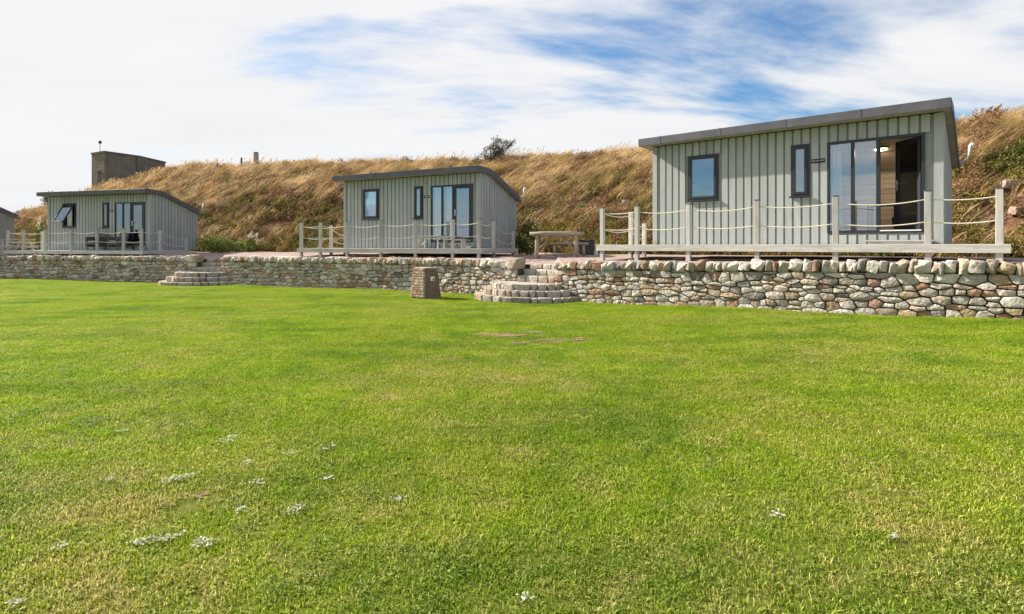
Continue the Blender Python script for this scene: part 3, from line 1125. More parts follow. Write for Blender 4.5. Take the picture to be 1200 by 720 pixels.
# ------------------------------------------------------------------ rubble walls
def stone_mesh(seed, bev=(0.03, 0.16), jit=0.06, name='stone', extra=0):
    """angular block: jittered box corners, each knocked off, then hulled"""
    r = random.Random(seed * 13 + 5)
    bm = bmesh.new()
    for sx in (-1, 1):
        for sy in (-1, 1):
            for sz in (-1, 1):
                c = Vector((sx * (0.5 - r.uniform(0, jit)), sy * (0.5 - r.uniform(0, jit)), sz * (0.5 - r.uniform(0, jit))))
                for ax in range(3):
                    q = c.copy()
                    for a2 in range(3):
                        if a2 != ax:
                            q[a2] -= (1 if q[a2] > 0 else -1) * r.uniform(*bev)
                    bm.verts.new(q)
    for k in range(extra):
        d = Vector((r.uniform(-.42, .42), -0.5 - r.uniform(0.0, 0.06), r.uniform(-.42, .42)))
        bm.verts.new(d)
    bmesh.ops.convex_hull(bm, input=bm.verts[:])
    loose = [v for v in bm.verts if not v.link_faces]
    bmesh.ops.delete(bm, geom=loose, context='VERTS')
    bmesh.ops.recalc_face_normals(bm, faces=bm.faces[:])
    bmesh.ops.bevel(bm, geom=[e for e in bm.edges if e.calc_face_angle(0) > 0.5], offset=0.018, segments=1, affect='EDGES')
    me = bpy.data.meshes.new(name)
    bm.to_mesh(me)
    bm.free()
    me.materials.append(M['stone'])
    me.polygons.foreach_set('use_smooth', [True] * len(me.polygons))
    me.set_sharp_from_angle(angle=R(24))
    return me


STONES = [stone_mesh(i, (0.02, 0.15), 0.07, 'stone', 2) for i in range(12)]
COPES = [stone_mesh(40 + i, (0.01, 0.17), 0.13, 'cope_stone', 1) for i in range(14)]
BLOCKS = [stone_mesh(70 + i, (0.01, 0.10), 0.06, 'step_stone', 1) for i in range(6)]
PEB = stone_mesh(90, (0.1, 0.25), 0.05)
m = Mat('rubble_stone_joined')
p = m.pos()
c = m.attr('scol', 'Color')
c = m.mix(m.ramp(m.noise(p, 14, 6, 0.65), [(0.3, 0.0), (0.7, 1.0)]), m.mix(0.5, c, (0.5, 0.47, 0.44), 'MULTIPLY'), m.mix(0.2, c, (0.75, 0.72, 0.66)))
M['stone_joined'] = m.done(m.bsdf(c, 0.92, m.bump(m.noise(p, 22, 6, 0.7), 0.6, 0.02), spec=0.15))
PAL = [((0.61, 0.55, 0.48), 6), ((0.49, 0.44, 0.385), 4), ((0.70, 0.635, 0.56), 3.6), ((0.49, 0.395, 0.285), 3.8), ((0.50, 0.35, 0.20), 2.8), ((0.44, 0.24, 0.13), 2.0), ((0.36, 0.18, 0.10), 0.9), ((0.20, 0.175, 0.16), 0.8)]


def stone_colour(r=rng):
    t = r.uniform(0, sum(w for _, w in PAL))
    for c, w in PAL:
        t -= w
        if t <= 0:
            break
    k = r.uniform(0.7, 1.18)
    return tuple(min(0.8, x * k) for x in c)


def joined_stones(name, items, parent):
    """items: (mesh, Matrix, colour) -> one mesh with a colour per stone"""
    vs, fs, cs = [], [], []
    for me, mat, col in items:
        b = len(vs)
        vs += [mat @ v.co for v in me.vertices]
        fs += [tuple(i + b for i in pl.vertices) for pl in me.polygons]
        cs += [(*col, 1)] * len(me.vertices)
    o = mesh_obj(name, vs, fs, M['stone_joined'], parent, True)
    a = o.data.attributes.new('scol', 'FLOAT_COLOR', 'POINT')
    a.data.foreach_set('color', np.array(cs, np.float32).ravel())
    tag(o, kind='stuff')
    return o


COPE_H = 0.245


def build_wall(pts, label, round_end=None):
    pts = pts[::-1]   # left to right
    P, L = catmull(pts, 240)
    S = np.linspace(0, L, 240)

    def at(s):
        x, y, z = (np.interp(s, S, P[:, j]) for j in range(3))
        e = 0.15
        s0, s1 = max(0, s - e), min(L, s + e)
        t = np.array([np.interp(s1, S, P[:, 0]) - np.interp(s0, S, P[:, 0]), np.interp(s1, S, P[:, 1]) - np.interp(s0, S, P[:, 1])])
        t /= np.linalg.norm(t)
        return x, y, z, t
    x, y, z, t = at(L / 2)
    root = empty('stone_wall', (x, y, lawn_z(x, y)))
    tag(root, label, 'wall', 'dry stone retaining walls')
    R0 = Vector(root.location)
    # core
    vs, fs = [], []
    n = 80
    for i in range(n):
        x, y, z, t = at(L * i / (n - 1))
        nrm = np.array([t[1], -t[0]])
        b = lawn_z(x, y) - 0.12
        for off, zz in ((-0.085, b), (-0.085, z - COPE_H * 0.45), (-0.40, z - COPE_H * 0.45), (-0.40, b)):
            vs.append((x + nrm[0] * off - R0.x, y + nrm[1] * off - R0.y, zz - R0.z))
    for i in range(n - 1):
        for k in range(4):
            a, b = i * 4 + k, i * 4 + (k + 1) % 4
            fs.append((a, b, b + 4, a + 4))
    fs += [(0, 3, 2, 1), tuple((n - 1) * 4 + k for k in range(4))]
    mesh_obj('wall_core', vs, fs, M['core'], root)
    items = []
    # cope stones, set on edge
    s = 0.0
    while s < L - 0.08:
        w = rng.choice([rng.uniform(0.08, 0.15), rng.uniform(0.12, 0.22), rng.uniform(0.16, 0.28)])
        if s + w > L:
            w = max(0.1, L - s)
        x, y, z, t = at(s + w / 2)
        h = COPE_H * rng.uniform(0.82, 1.12)
        nrm = np.array([t[1], -t[0]])
        off = -0.20 + rng.uniform(-0.02, 0.04)
        loc = Vector((x + nrm[0] * off, y + nrm[1] * off, z - COPE_H + h / 2 + rng.uniform(-0.01, 0.015)))
        rot = (rng.uniform(-0.08, 0.08), rng.uniform(-0.02, 0.34), math.atan2(t[1], t[0]) + rng.uniform(-0.15, 0.15))
        items.append((rng.choice(COPES), loc, rot, (w * 1.12, 0.47, h * 1.06), stone_colour(), 'cope_stone', 1))
        s += w
    if round_end:
        x, y, z, t = at(L - 0.12)
        nrm = np.array([t[1], -t[0]])
        items.append((COPES[2], Vector((x - nrm[0] * 0.15, y - nrm[1] * 0.15, z - 0.12)), (0, 0, math.atan2(t[1], t[0])), (0.42, 0.55, 0.40), (0.36, 0.29, 0.2), 'cope_stone', 1))
    # face stones: weighted cells, big stones first, small ones in the gaps
    AX = 1.9
    hs = lambda q: (at(q)[2] - COPE_H + 0.015) - (lawn_z(*at(q)[:2]) - 0.03)
    Hq = np.array([hs(q) for q in np.linspace(0, L, 60)])
    Hat = lambda q: float(np.interp(q, np.linspace(0, L, 60), Hq))
    sites = []
    Hm = max(Hq)
    z0 = 0.0
    while z0 < Hm:
        ch = rng.uniform(0.085, 0.175)
        if Hm - z0 - ch < 0.07:
            ch = Hm - z0
        q = -rng.uniform(0, 0.2)
        while q < L:
            w = rng.choice([rng.uniform(0.12, 0.24), rng.uniform(0.18, 0.34), rng.uniform(0.30, 0.55)])
            w *= 0.7 + 2.0 * ch
            qc = q + w / 2
            wav = 0.028 * math.sin(qc * 1.7 + z0 * 9) + 0.02 * math.sin(qc * 4.3 + z0 * 5)
            zc = z0 + ch / 2 + wav
            if 0.03 < qc < L - 0.03 and zc < Hat(qc) - 0.02:
                if w < 0.3 and ch > 0.14 and rng.random() < 0.35:
                    f = rng.uniform(0.35, 0.65)
                    sites.append((qc + rng.uniform(-.02, .02), z0 + wav + ch * f / 2, 0.05))
                    sites.append((qc + rng.uniform(-.02, .02), z0 + wav + ch * (1 + f) / 2, 0.05))
                else:
                    sites.append((qc, zc + rng.uniform(-.022, .022), ch / 2 * rng.uniform(0.85, 1.2)))
            q += w
        z0 += ch
    for k, (q, z, r) in enumerate(sites):
        Hh = Hat(q)
        a0, a1 = max(0, q - 0.6) / AX, min(L, q + 0.6) / AX
        poly = [(a0, 0.0), (a1, 0.0), (a1, Hh), (a0, Hh)]
        X = q / AX
        for (q2, z2, r2) in sites:
            if abs(q2 - q) > 1.3 or (q2 == q and z2 == z):
                continue
            X2 = q2 / AX
            nx_, nz_ = X2 - X, z2 - z
            d = (X2 * X2 + z2 * z2 - r2 * r2 - X * X - z * z + r * r) / 2
            new = []
            for e in range(len(poly)):
                p0, p1 = poly[e], poly[(e + 1) % len(poly)]
                s0, s1 = p0[0] * nx_ + p0[1] * nz_ - d, p1[0] * nx_ + p1[1] * nz_ - d
                if s0 <= 0:
                    new.append(p0)
                if (s0 < 0) != (s1 < 0) and s0 != s1:
                    f = s0 / (s0 - s1)
                    new.append((p0[0] + (p1[0] - p0[0]) * f, p0[1] + (p1[1] - p0[1]) * f))
            poly = new
            if len(poly) < 3:
                break
        if len(poly) < 3:
            continue
        poly = [(a_ * AX, b_) for a_, b_ in poly]
        x0, x1 = min(a_ for a_, _ in poly), max(a_ for a_, _ in poly)
        y0, y1 = min(b_ for _, b_ in poly), max(b_ for _, b_ in poly)
        if x1 - x0 < 0.04 or y1 - y0 < 0.03:
            continue
        cx, cz = (x0 + x1) / 2, (y0 + y1) / 2
        g = rng.uniform(0.008, 0.015)
        kx, kz = max(0.5, 1 - 2 * g / (x1 - x0)), max(0.5, 1 - 2 * g / (y1 - y0))
        poly = [((a_ - cx) * kx, (b_ - cz) * kz) for a_, b_ in poly]
        # drop tiny edges, then round the corners
        pl2 = []
        for e in range(len(poly)):
            if not pl2 or math.hypot(poly[e][0] - pl2[-1][0], poly[e][1] - pl2[-1][1]) > 0.02:
                pl2.append(poly[e])
        if len(pl2) < 3:
            continue
        cut = []
        for e in range(len(pl2)):
            p0, p1 = pl2[e], pl2[(e + 1) % len(pl2)]
            c_ = rng.uniform(0.04, 0.15)
            for f in (c_, 1 - c_):
                cut.append((p0[0] + (p1[0] - p0[0]) * f + rng.uniform(-.004, .004), p0[1] + (p1[1] - p0[1]) * f + rng.uniform(-.004, .004)))
        n_v = len(cut)
        bul = rng.uniform(0.003, 0.014)
        sx_, sz_ = 1 - 0.034 / max(0.1, x1 - x0), 1 - 0.034 / max(0.08, y1 - y0)
        tilt_x, tilt_z = rng.uniform(-.09, .09), rng.uniform(-.12, .12)
        V = [(a_, 0.10, b_) for a_, b_ in cut] + [(a_, -0.012 + a_ * tilt_x + b_ * tilt_z, b_) for a_, b_ in cut]
        V += [(a_ * sx_, -0.012 - bul * 0.8 + a_ * tilt_x + b_ * tilt_z + rng.uniform(-.006, .006), b_ * sz_) for a_, b_ in cut]
        V += [(rng.uniform(-.02, .02), -0.014 - bul * 1.15, rng.uniform(-.01, .01))]
        F = []
        for lv_ in range(2):
            for e in range(n_v):
                e2 = (e + 1) % n_v
                F.append((lv_ * n_v + e, lv_ * n_v + e2, (lv_ + 1) * n_v + e2, (lv_ + 1) * n_v + e))
        F += [(2 * n_v + e, 2 * n_v + (e + 1) % n_v, 3 * n_v) for e in range(n_v)]
        me = bpy.data.meshes.new('stone')
        me.from_pydata(V, [], F)
        me.materials.append(M['stone'])
        me.polygons.foreach_set('use_smooth', [True] * len(F))
        me.set_sharp_from_angle(angle=R(42))
        x, y, z_, t = at(cx)
        nrm = np.array([t[1], -t[0]])
        off = -0.035 + rng.uniform(-0.016, 0.02)
        loc = Vector((x + nrm[0] * off, y + nrm[1] * off, lawn_z(x, y) - 0.03 + cz))
        items.append((me, loc, (0, 0, math.atan2(t[1], t[0])), (1, 1, 1), stone_colour(), 'stone', (x1 - x0) * (y1 - y0)))
    # largest in view become single stones
    def vis(it):
        l = it[1]
        px_ = 600 + FPX * l.x / l.y
        size = it[6] / (l.y * l.y)
        return size * (1.0 if -15 < px_ < 1215 else 0.0)
    order = sorted(items, key=vis, reverse=True)
    copes = [it for it in items if it[5] == 'cope_stone' and vis(it) > 0][:300]
    singles = [it for it in order if it[5] == 'stone' and vis(it) > 0][:300]
    keep = set(map(id, copes + singles))
    rest = []
    for it in items:
        me, loc, rot, scl, col, nm, _ = it
        if id(it) in keep:
            share(nm, me, root, loc - R0, rot, scl, col)
        else:
            mt = Matrix.LocRotScale(loc - R0, Euler(rot), Vector(scl))
            rest.append((me, mt, col))
    if rest:
        joined_stones('small_stones', rest, root)
    return len(singles), len(copes), len(rest)


print(build_wall(WALL_R, 'pale stone wall with upright cope stones below the open door cabin'))
print(build_wall(WALL_M, 'stone wall with upright cope stones between the two flights of steps', True))
print(build_wall(WALL_L, 'darker stone wall running from the far steps to the left picture edge', True))


# ------------------------------------------------------------------ curved stone steps
def build_steps(gl, gr, zs, radii, label):
    gl, gr = Vector(gl[:2]), Vector(gr[:2])
    mid = (gl + gr) / 2
    t = (gr - gl).normalized()
    rz = math.atan2(t.y, t.x)
    halfw = (gr - gl).length / 2
    g = lawn_z(mid.x, mid.y)
    root = empty('stone_steps', (mid.x, mid.y, g), rz)
    tag(root, label, 'steps', 'curved stone steps')
    zprev = g - 0.06
    for k, r in enumerate(radii):
        zt = zs[k] - g
        zb = zprev - g
        poly = [(r * 0.93 * math.cos(a) - 0.17, -r * 0.93 * math.sin(a) * 0.86) for a in np.linspace(0, math.pi, 26)]
        poly = poly + [(-r * 0.93 - 0.17, 0.04), (r * 0.93 - 0.17, 0.04)]
        fl = MB().prism(poly, zb, zt - 0.012, 'z').build('tread', M['tread'], root)
        a = 0.0
        while a < math.pi - 0.03:
            wid = rng.choice([rng.uniform(0.16, 0.3), rng.uniform(0.28, 0.55)])
            da = min(wid / r, math.pi - a)
            if math.pi - a - da < 0.1:
                da = math.pi - a
            am = a + da / 2
            rr = r - 0.085
            x, y = rr * math.cos(am) - 0.17, -rr * math.sin(am) * 0.86
            tang = math.atan2(-0.86 * math.cos(am), -math.sin(am))
            ww = rr * da * (1.0 - 0.12 * abs(math.cos(am)))
            c = stone_colour()
            c = tuple(0.5 * x1 + 0.5 * x2 for x1, x2 in zip(c, (0.29, 0.26, 0.205)))
            share('step_stone', rng.choice(BLOCKS), fl, (x, y, (zb + zt) / 2 + rng.uniform(-0.012, 0.008)), (rng.uniform(-.03, .03), rng.uniform(-.02, .02), tang + rng.uniform(-.04, .04)),
                  (ww * 0.965, 0.27, (zt - zb) * 0.98), c)
            a += da
        zprev = zs[k] - 0.02
    for k in range(len(radii), len(zs)):
        zt, zb = zs[k] - g, zprev - g
        y0 = 0.02 + (k - len(radii)) * 0.30
        fl = bx('tread', M['tread'], root, -halfw + 0.02, halfw - 0.02, y0 + 0.06, y0 + 0.34, zb - 0.3, zt - 0.012)
        s = -halfw + 0.01
        while s < halfw - 0.03:
            w = rng.uniform(0.24, 0.5)
            if halfw - s - w < 0.12:
                w = halfw - s
            c = tuple(0.5 * x1 + 0.5 * x2 for x1, x2 in zip(stone_colour(), (0.33, 0.285, 0.21)))
            share('step_stone', rng.choice(BLOCKS), fl, (s + w / 2, y0 + 0.12, (zb + zt) / 2), (rng.uniform(-.03, .03), rng.uniform(-.02, .02), rng.uniform(-.03, .03)), (w * 0.985, 0.28, (zt - zb) * 1.03), c)
            s += w
        zprev = zs[k] - 0.02
    return root


build_steps(GAP1L, GAP1R, [-1.36, -1.20, -1.04, -0.86, -0.69, -0.54], [1.66, 1.38, 1.10], 'curved stone steps up to the gravel beside the log picnic table')
build_steps(GAP2L, GAP2R, [-1.46, -1.27, -1.09, -0.90, -0.72, -0.56], [1.75, 1.45, 1.12], 'curved stone steps further off, below the cabin with rattan chairs')


# ------------------------------------------------------------------ stone pillar on the lawn
def frustum(b, t, h):
    vs = [(-b, -b, 0), (b, -b, 0), (b, b, 0), (-b, b, 0), (-t, -t, h), (t, -t, h), (t, t, h), (-t, t, h)]
    return vs, [(0, 3, 2, 1), (4, 5, 6, 7), (0, 1, 5, 4), (1, 2, 6, 5), (2, 3, 7, 6), (3, 0, 4, 7)]


PX, PY = -2.53, 16.75
pz = lawn_z(PX, PY)
pil = empty('stone_pillar', (PX, PY, pz - 0.02), R(47))
tag(pil, 'short tapered stone pillar standing on the lawn with a small white plate', 'pillar')
m = Mat('pillar_slab')
p = m.objc()
br = m.n('ShaderNodeTexBrick')
m.put(br, 'Vector', m.mapping(p, (1, 1, 1), (R(90), 0, 0)))
br.inputs['Scale'].default_value = 5.0
br.inputs['Mortar Size'].default_value = 0.03
br.inputs['Color1'].default_value = (0.20, 0.15, 0.10, 1)
br.inputs['Color2'].default_value = (0.30, 0.23, 0.16, 1)
br.inputs['Mortar'].default_value = (0.12, 0.09, 0.065, 1)
c = m.mix(m.ramp(m.noise(p, 7, 6, 0.7), [(0.35, 0.0), (0.7, 0.7)]), br.outputs['Color'], (0.15, 0.11, 0.075))
slab = m.done(m.bsdf(c, 0.95, m.bump(m.noise(p, 18, 6, 0.7), 0.9, 0.03), spec=0.1))
vs, fs = frustum(0.31, 0.235, 0.88)
mesh_obj('pillar_core', vs, fs, slab, pil)
bx('footing', M['tread'], pil, -0.35, 0.35, -0.35, 0.35, -0.1, 0.035, 0.02)
bx('cap_slab', M['tread'], pil, -0.255, 0.255, -0.255, 0.255, 0.881, 0.925, 0.012)


def facing(face):
    items = []
    z = 0.06
    while z < 0.85:
        hh = rng.uniform(0.06, 0.085)
        half = 0.31 + (0.235 - 0.31) * (z + hh / 2) / 0.88
        s = -half
        while s < half - 0.01:
            w = rng.uniform(0.04, 0.085)
            c = rng.choice([(0.50, 0.42, 0.33), (0.40, 0.24, 0.13), (0.46, 0.33, 0.21), (0.34, 0.18, 0.10), (0.55, 0.49, 0.42)])
            e = Euler((0, rng.uniform(0.2, 0.6), 0))
            if face == 'left':
                mt = Matrix.Translation((-half - 0.006, s + w / 2, z + hh / 2)) @ Matrix.Rotation(R(90), 4, 'Z') @ e.to_matrix().to_4x4() @ Matrix.Diagonal((w * 0.92, 0.11, hh * 1.12, 1))
            else:
                mt = Matrix.Translation((s + w / 2, half + 0.006, z + hh / 2)) @ e.to_matrix().to_4x4() @ Matrix.Diagonal((w * 0.92, 0.11, hh * 1.12, 1))
            items.append((PEB, mt, c))
            s += w
        z += hh
    joined_stones('cobble_facing', items, pil)


facing('left')
facing('back')
# small plate on the shaded face
sl = math.atan2(0.075, 0.88)
pl = MB().box(-0.075, 0.075, -0.012, 0, -0.06, 0.06).build('plate', M['white'], pil, loc=(0.02, -0.262, 0.60), rot=(-sl, 0, 0))
mesh_obj('plate_print', [(-0.02, -0.0135, -0.045), (0.065, -0.0135, -0.045), (0.065, -0.0135, 0.02), (0.045, -0.0135, 0.005), (0.03, -0.0135, 0.015), (0.0, -0.0135, -0.02)], [(0, 1, 2, 3, 4, 5)], M['dark'], pl)


# ------------------------------------------------------------------ log picnic table, bench and other furniture
def log(pts, rad, n=9):
    return MB().tube(pts, rad, n)


TX, TY = 1.45, 18.35
tz = gravel_z(TX, TY)
tb = empty('picnic_table', (TX, TY, tz), R(-9))
tb.scale = (1.08, 1.08, 1.12)
tag(tb, 'rustic log picnic table on the pink gravel behind the curved steps', 'table')
for k, y in enumerate((-0.27, -0.09, 0.09, 0.27)):
    log([(-0.76 + rng.uniform(-.05, .05), y, 0.70), (-0.3, y, 0.705), (0.3, y, 0.70), (0.75 + rng.uniform(-.05, .05), y, 0.705)], [0.055, 0.07, 0.068, 0.05], 10).build('top_log', M['log'], tb, True)
for sx in (-1, 1):
    for y in (-0.27, 0.27):
        log([(sx * 0.58, y, 0.0), (sx * 0.575, y, 0.33), (sx * 0.565, y, 0.645)], [0.06, 0.055, 0.052]).build('leg', M['log_z'], tb, True)
    log([(sx * 0.57, -0.36, 0.60), (sx * 0.57, 0.36, 0.60)], 0.04).build('cross_log', M['log'], tb, True)
    log([(sx * 0.55, -0.27, 0.22), (sx * 0.18, -0.1, 0.61)], 0.027, 7).build('brace', M['log'], tb, True)
    log([(sx * 0.57, -0.25, 0.17), (sx * 0.57, 0.25, 0.55)], 0.027, 7).build('brace', M['log'], tb, True)
log([(-0.56, 0, 0.12), (0.56, 0, 0.12)], 0.035, 7).build('stretcher', M['log'], tb, True)

BX, BY = 1.95, 19.35
bn = empty('log_bench', (BX, BY, gravel_z(BX, BY)), R(-9))
tag(bn, 'low log bench just behind the log picnic table', 'bench')
for y in (-0.09, 0.09):
    log([(-0.65, y, 0.41), (0, y, 0.415), (0.66, y, 0.41)], [0.05, 0.055, 0.05]).build('seat_log', M['log'], bn, True)
for sx in (-1, 1):
    for y in (-0.09, 0.09):
        log([(sx * 0.5, y * 1.3, 0), (sx * 0.49, y, 0.365)], [0.05, 0.045]).build('leg', M['log_z'], bn, True)
    log([(sx * 0.47, 0, 0.1), (sx * 0.1, 0, 0.37)], 0.022, 7).build('brace', M['log'], bn, True)

KX, KY = 2.72, 20.6
kz = gravel_z(KX, KY)
bi = empty('storage_box', (KX, KY, kz), R(-9))
tag(bi, 'dark storage box behind the right end of the log bench', 'box')
bx('box_body', M['dark'], bi, -0.26, 0.26, -0.22, 0.22, 0.0, 0.50, 0.012)
bx('lid', M['dark'], bi, -0.28, 0.28, -0.24, 0.24, 0.501, 0.55, 0.01)
bx('handle', M['grey'], bi, -0.06, 0.06, -0.262, -0.241, 0.515, 0.53)
KX, KY = 3.03, 20.5
wb = empty('service_box', (KX, KY, gravel_z(KX, KY)), R(-20))
tag(wb, 'small white service box at the foot of the bank', 'box')
bx('box_body', M['white'], wb, -0.07, 0.07, -0.05, 0.05, 0.0, 0.17, 0.008)
bx('lid', M['white'], wb, -0.08, 0.08, -0.06, 0.06, 0.171, 0.19, 0.004)


def on_cabin(idx, u, v):
    o, rz = cabin_origin(CAB[idx])
    th = -rz
    return (o.x + u * math.cos(th) + v * math.sin(th), o.y - u * math.sin(th) + v * math.cos(th), o.z), rz


# table and bench on the middle deck
loc, rz = on_cabin(1, 4.66, -0.55)
t2 = empty('deck_table', loc, rz)
tag(t2, 'low timber table on the deck in front of the closed glass door', 'table')
for y in (-0.22, -0.075, 0.07):
    bx('top_board', M['board'], t2, -0.55, 0.55, y, y + 0.138, 0.42, 0.455, 0.004)
for sx in (-1, 1):
    for y in (-0.19, 0.17):
        MB().tube([(sx * 0.44, y * 1.15, 0), (sx * 0.40, y, 0.419)], 0.033, 4).build('leg', M['post'], t2)
    bx('rail', M['board'], t2, sx * 0.42 - 0.02, sx * 0.42 + 0.02, -0.2, 0.19, 0.36, 0.419)
    MB().tube([(sx * 0.40, 0.0, 0.12), (sx * 0.12, 0, 0.41)], 0.02, 4).build('brace', M['board'], t2)
loc, rz = on_cabin(1, 5.75, -0.72)
t3 = empty('deck_bench', loc, rz)
tag(t3, 'plain timber bench on the deck just below the glass door', 'bench')
for y in (-0.14, 0.005):
    bx('seat_board', M['board'], t3, -0.42, 0.42, y, y + 0.138, 0.30, 0.33, 0.004)
for sx in (-1, 1):
    bx('leg', M['post'], t3, sx * 0.36 - 0.03, sx * 0.36 + 0.03, -0.12, 0.12, 0, 0.299, 0.004)
bx('stretcher', M['board'], t3, -0.33, 0.33, -0.02, 0.02, 0.12, 0.17)


def rattan_chair(u, v, rz_, label):
    loc, rz = on_cabin(2, u, v)
    t = empty('rattan_chair', loc, rz + rz_)
    t.scale = (0.98, 0.98, 1.08)
    tag(t, label, 'chair', 'rattan chairs on the far deck')
    bx('seat', M['rattan'], t, -0.29, 0.29, -0.27, 0.22, 0.24, 0.36, 0.02)
    bx('seat_cushion', M['grey'], t, -0.26, 0.26, -0.26, 0.2, 0.361, 0.43, 0.025)
    MB().box(-0.33, 0.33, -0.03, 0.03, 0, 0.47, 0.02, Matrix.Translation((0, 0.245, 0.33)) @ Matrix.Rotation(R(-10), 4, 'X')).build('backrest', M['rattan'], t)
    for sx in (-1, 1):
        bx('armrest', M['rattan'], t, sx * 0.32 - 0.03, sx * 0.32 + 0.03, -0.27, 0.24, 0.16, 0.60, 0.018)
        for y in (-0.22, 0.2):
            MB().tube([(sx * 0.28, y, 0), (sx * 0.28, y, 0.235)], 0.022, 6).build('leg', M['rattan'], t)
    return t


rattan_chair(3.72, -0.50, R(8), 'dark rattan armchair on the far deck, nearer the tilted window')
rattan_chair(5.0, -0.50, R(-10), 'dark rattan armchair on the far deck, nearer the glass door')
loc, rz = on_cabin(2, 5.95, -0.52)
lt = empty('low_table', loc, rz)
tag(lt, 'low slatted table beside the rattan chairs on the far deck', 'table')
for k in range(4):
    bx('top_slat', M['board'], lt, -0.34, 0.34, -0.24 + k * 0.122, -0.13 + k * 0.122, 0.34, 0.37, 0.004)
for sx in (-1, 1):
    for y in (-0.2, 0.2):
        bx('leg', M['dark'], lt, sx * 0.28 - 0.025, sx * 0.28 + 0.025, y - 0.025, y + 0.025, 0, 0.339)
# picnic bench between the two far cabins
loc = (-24.9, 28.3, gravel_z(-24.9, 28.3))
t4 = empty('picnic_bench', loc, R(-4))
tag(t4, 'timber picnic bench behind the railing at the left picture edge', 'table')
for k in range(4):
    bx('top_board', M['board'], t4, -0.9, 0.9, -0.33 + k * 0.165, -0.175 + k * 0.165, 0.72, 0.75, 0.004)
for y in (-0.75, 0.6):
    bx('seat_board', M['board'], t4, -0.9, 0.9, y, y + 0.16, 0.42, 0.45, 0.004)
for sx in (-0.65, 0.65):
    for sy in (-1, 1):
        MB().tube([(sx, sy * 0.62, 0), (sx, sy * 0.22, 0.715)], 0.04, 4).build('leg', M['post'], t4)
    bx('rail', M['board'], t4, sx - 0.025, sx + 0.025, -0.72, 0.72, 0.34, 0.419)

# bed and stool seen through the open door
loc, rz = on_cabin(0, 5.75, 2.05)
bd = empty('bed', (loc[0], loc[1], loc[2] + 0.221), rz)
tag(bd, 'blue covered bed inside the open door cabin', 'bed')
bx('mattress', M['blue'], bd, -0.45, 0.42, -0.55, 0.62, 0.20, 0.46, 0.05)
bx('bed_base', M['lining'], bd, -0.43, 0.40, -0.53, 0.60, 0.0, 0.199)
bx('pillow', M['curtain'], bd, -0.3, 0.3, 0.25, 0.58, 0.461, 0.57, 0.045)
loc, rz = on_cabin(0, 5.1, 1.7)
tt = empty('dark_table', (loc[0], loc[1], loc[2] + 0.221), rz)
tag(tt, 'small dark table inside the cabin seen past the open door', 'table')
bx('table_top', M['dark'], tt, -0.3, 0.32, -0.3, 0.3, 0.70, 0.735, 0.005)
for sx in (-0.26, 0.27):
    for y in (-0.26, 0.26):
        bx('leg', M['dark'], tt, sx - 0.02, sx + 0.02, y - 0.02, y + 0.02, 0, 0.699)

# ------------------------------------------------------------------ bunker and posts on the ridge
hill_bvh = BVHTree.FromPolygons([v.co for v in hill.data.vertices], [tuple(pl.vertices) for pl in hill.data.polygons])


def hill_z(x, y, default=3.0):
    h = hill_bvh.ray_cast(Vector((x, y, 40)), Vector((0, 0, -1)))
    return h[0].z if h[0] is not None else default


BKX, BKY = -35.9, 50.0
bk = empty('concrete_bunker', (BKX, BKY, 2.2), R(60))
tag(bk, 'old brown concrete lookout building on the ridge', 'building')
# local x runs along the long face away from the viewer, local y along the short left face
top = 6.05
body = MB().prism([(0, 0), (5.2, 0), (5.2, top - 0.30), (2.9, top - 0.02), (0, top)], 0.0, 2.3, 'y').build('wall', M['concrete'], bk)
bx('annexe', M['concrete'], bk, 5.201, 6.4, 0.1, 2.1, 0, top - 0.75)
MB().prism([(-0.06, top + 0.002), (2.9, top - 0.018), (5.26, top - 0.298), (5.26, top - 0.17), (2.9, top + 0.10), (-0.06, top + 0.13)], -0.06, 2.36, 'y').build('roof_slab', M['concrete'], bk)
dw = bx('doorway', M['dark'], bk, -0.02, -0.001, 0.75, 1.25, 2.0, 4.45)
bx('door_lintel', M['concrete'], dw, -0.05, -0.021, 0.65, 1.35, 4.45, 4.6)
MB().tube([(2.6, -0.05, top), (2.6, -0.05, top - 1.4)], 0.025, 6).build('drain_pipe', M['dark'], bk)
MB().tube([(2.6, -0.06, top - 1.45), (2.6, -0.06, top - 1.62)], 0.09, 8).build('wall_lamp', M['white'], bk)
ms = MB().tube([(0.05, 0.9, top + 0.13), (0.05, 0.9, top + 1.05)], 0.025, 6).build('mast', M['grey'], bk)
MB().box(-0.05, 0.15, 0.82, 0.98, top + 0.85, top + 1.1, 0.02).build('sensor_head', M['dark'], ms)

GP = 'old posts along the ridge'
for (ix, y, rad, hgt, lab) in ((254, 39.2, 0.05, 0.75, 'thin leaning timber post on the ridge nearest the bunker'), (283, 38.9, 0.06, 0.95, 'slim upright timber post on the ridge beside the thick post'),
                               (300, 38.5, 0.17, 1.15, 'thick round stump post on the ridge skyline'), (340, 37.5, 0.05, 0.6, 'short slanting timber post on the ridge right of the stump')):
    x = (ix - 600) / FPX * y
    z = hill_z(x, y)
    po = empty('ridge_post', (x, y, z - 0.2))
    tag(po, lab, 'post', GP)
    lean = 0.35 if ix == 340 else (0.05 if ix == 254 else 0.0)
    sh = MB().tube([(0, 0, 0), (lean * 0.5 * (hgt + 0.2), 0, 0.5 * (hgt + .2)), (lean * (hgt + 0.2), 0, hgt + 0.2)], [rad * 1.05, rad, rad * 0.97], 10).build('shaft', M['twig'] if rad < 0.1 else M['log_z'], po)
    MB().tube([(lean * (hgt + 0.2), 0, hgt + 0.201), (lean * (hgt + 0.22), 0, hgt + 0.22 + rad * 0.2)], [rad * 1.02, rad * 0.8], 10).build('post_top', M['twig'], po)


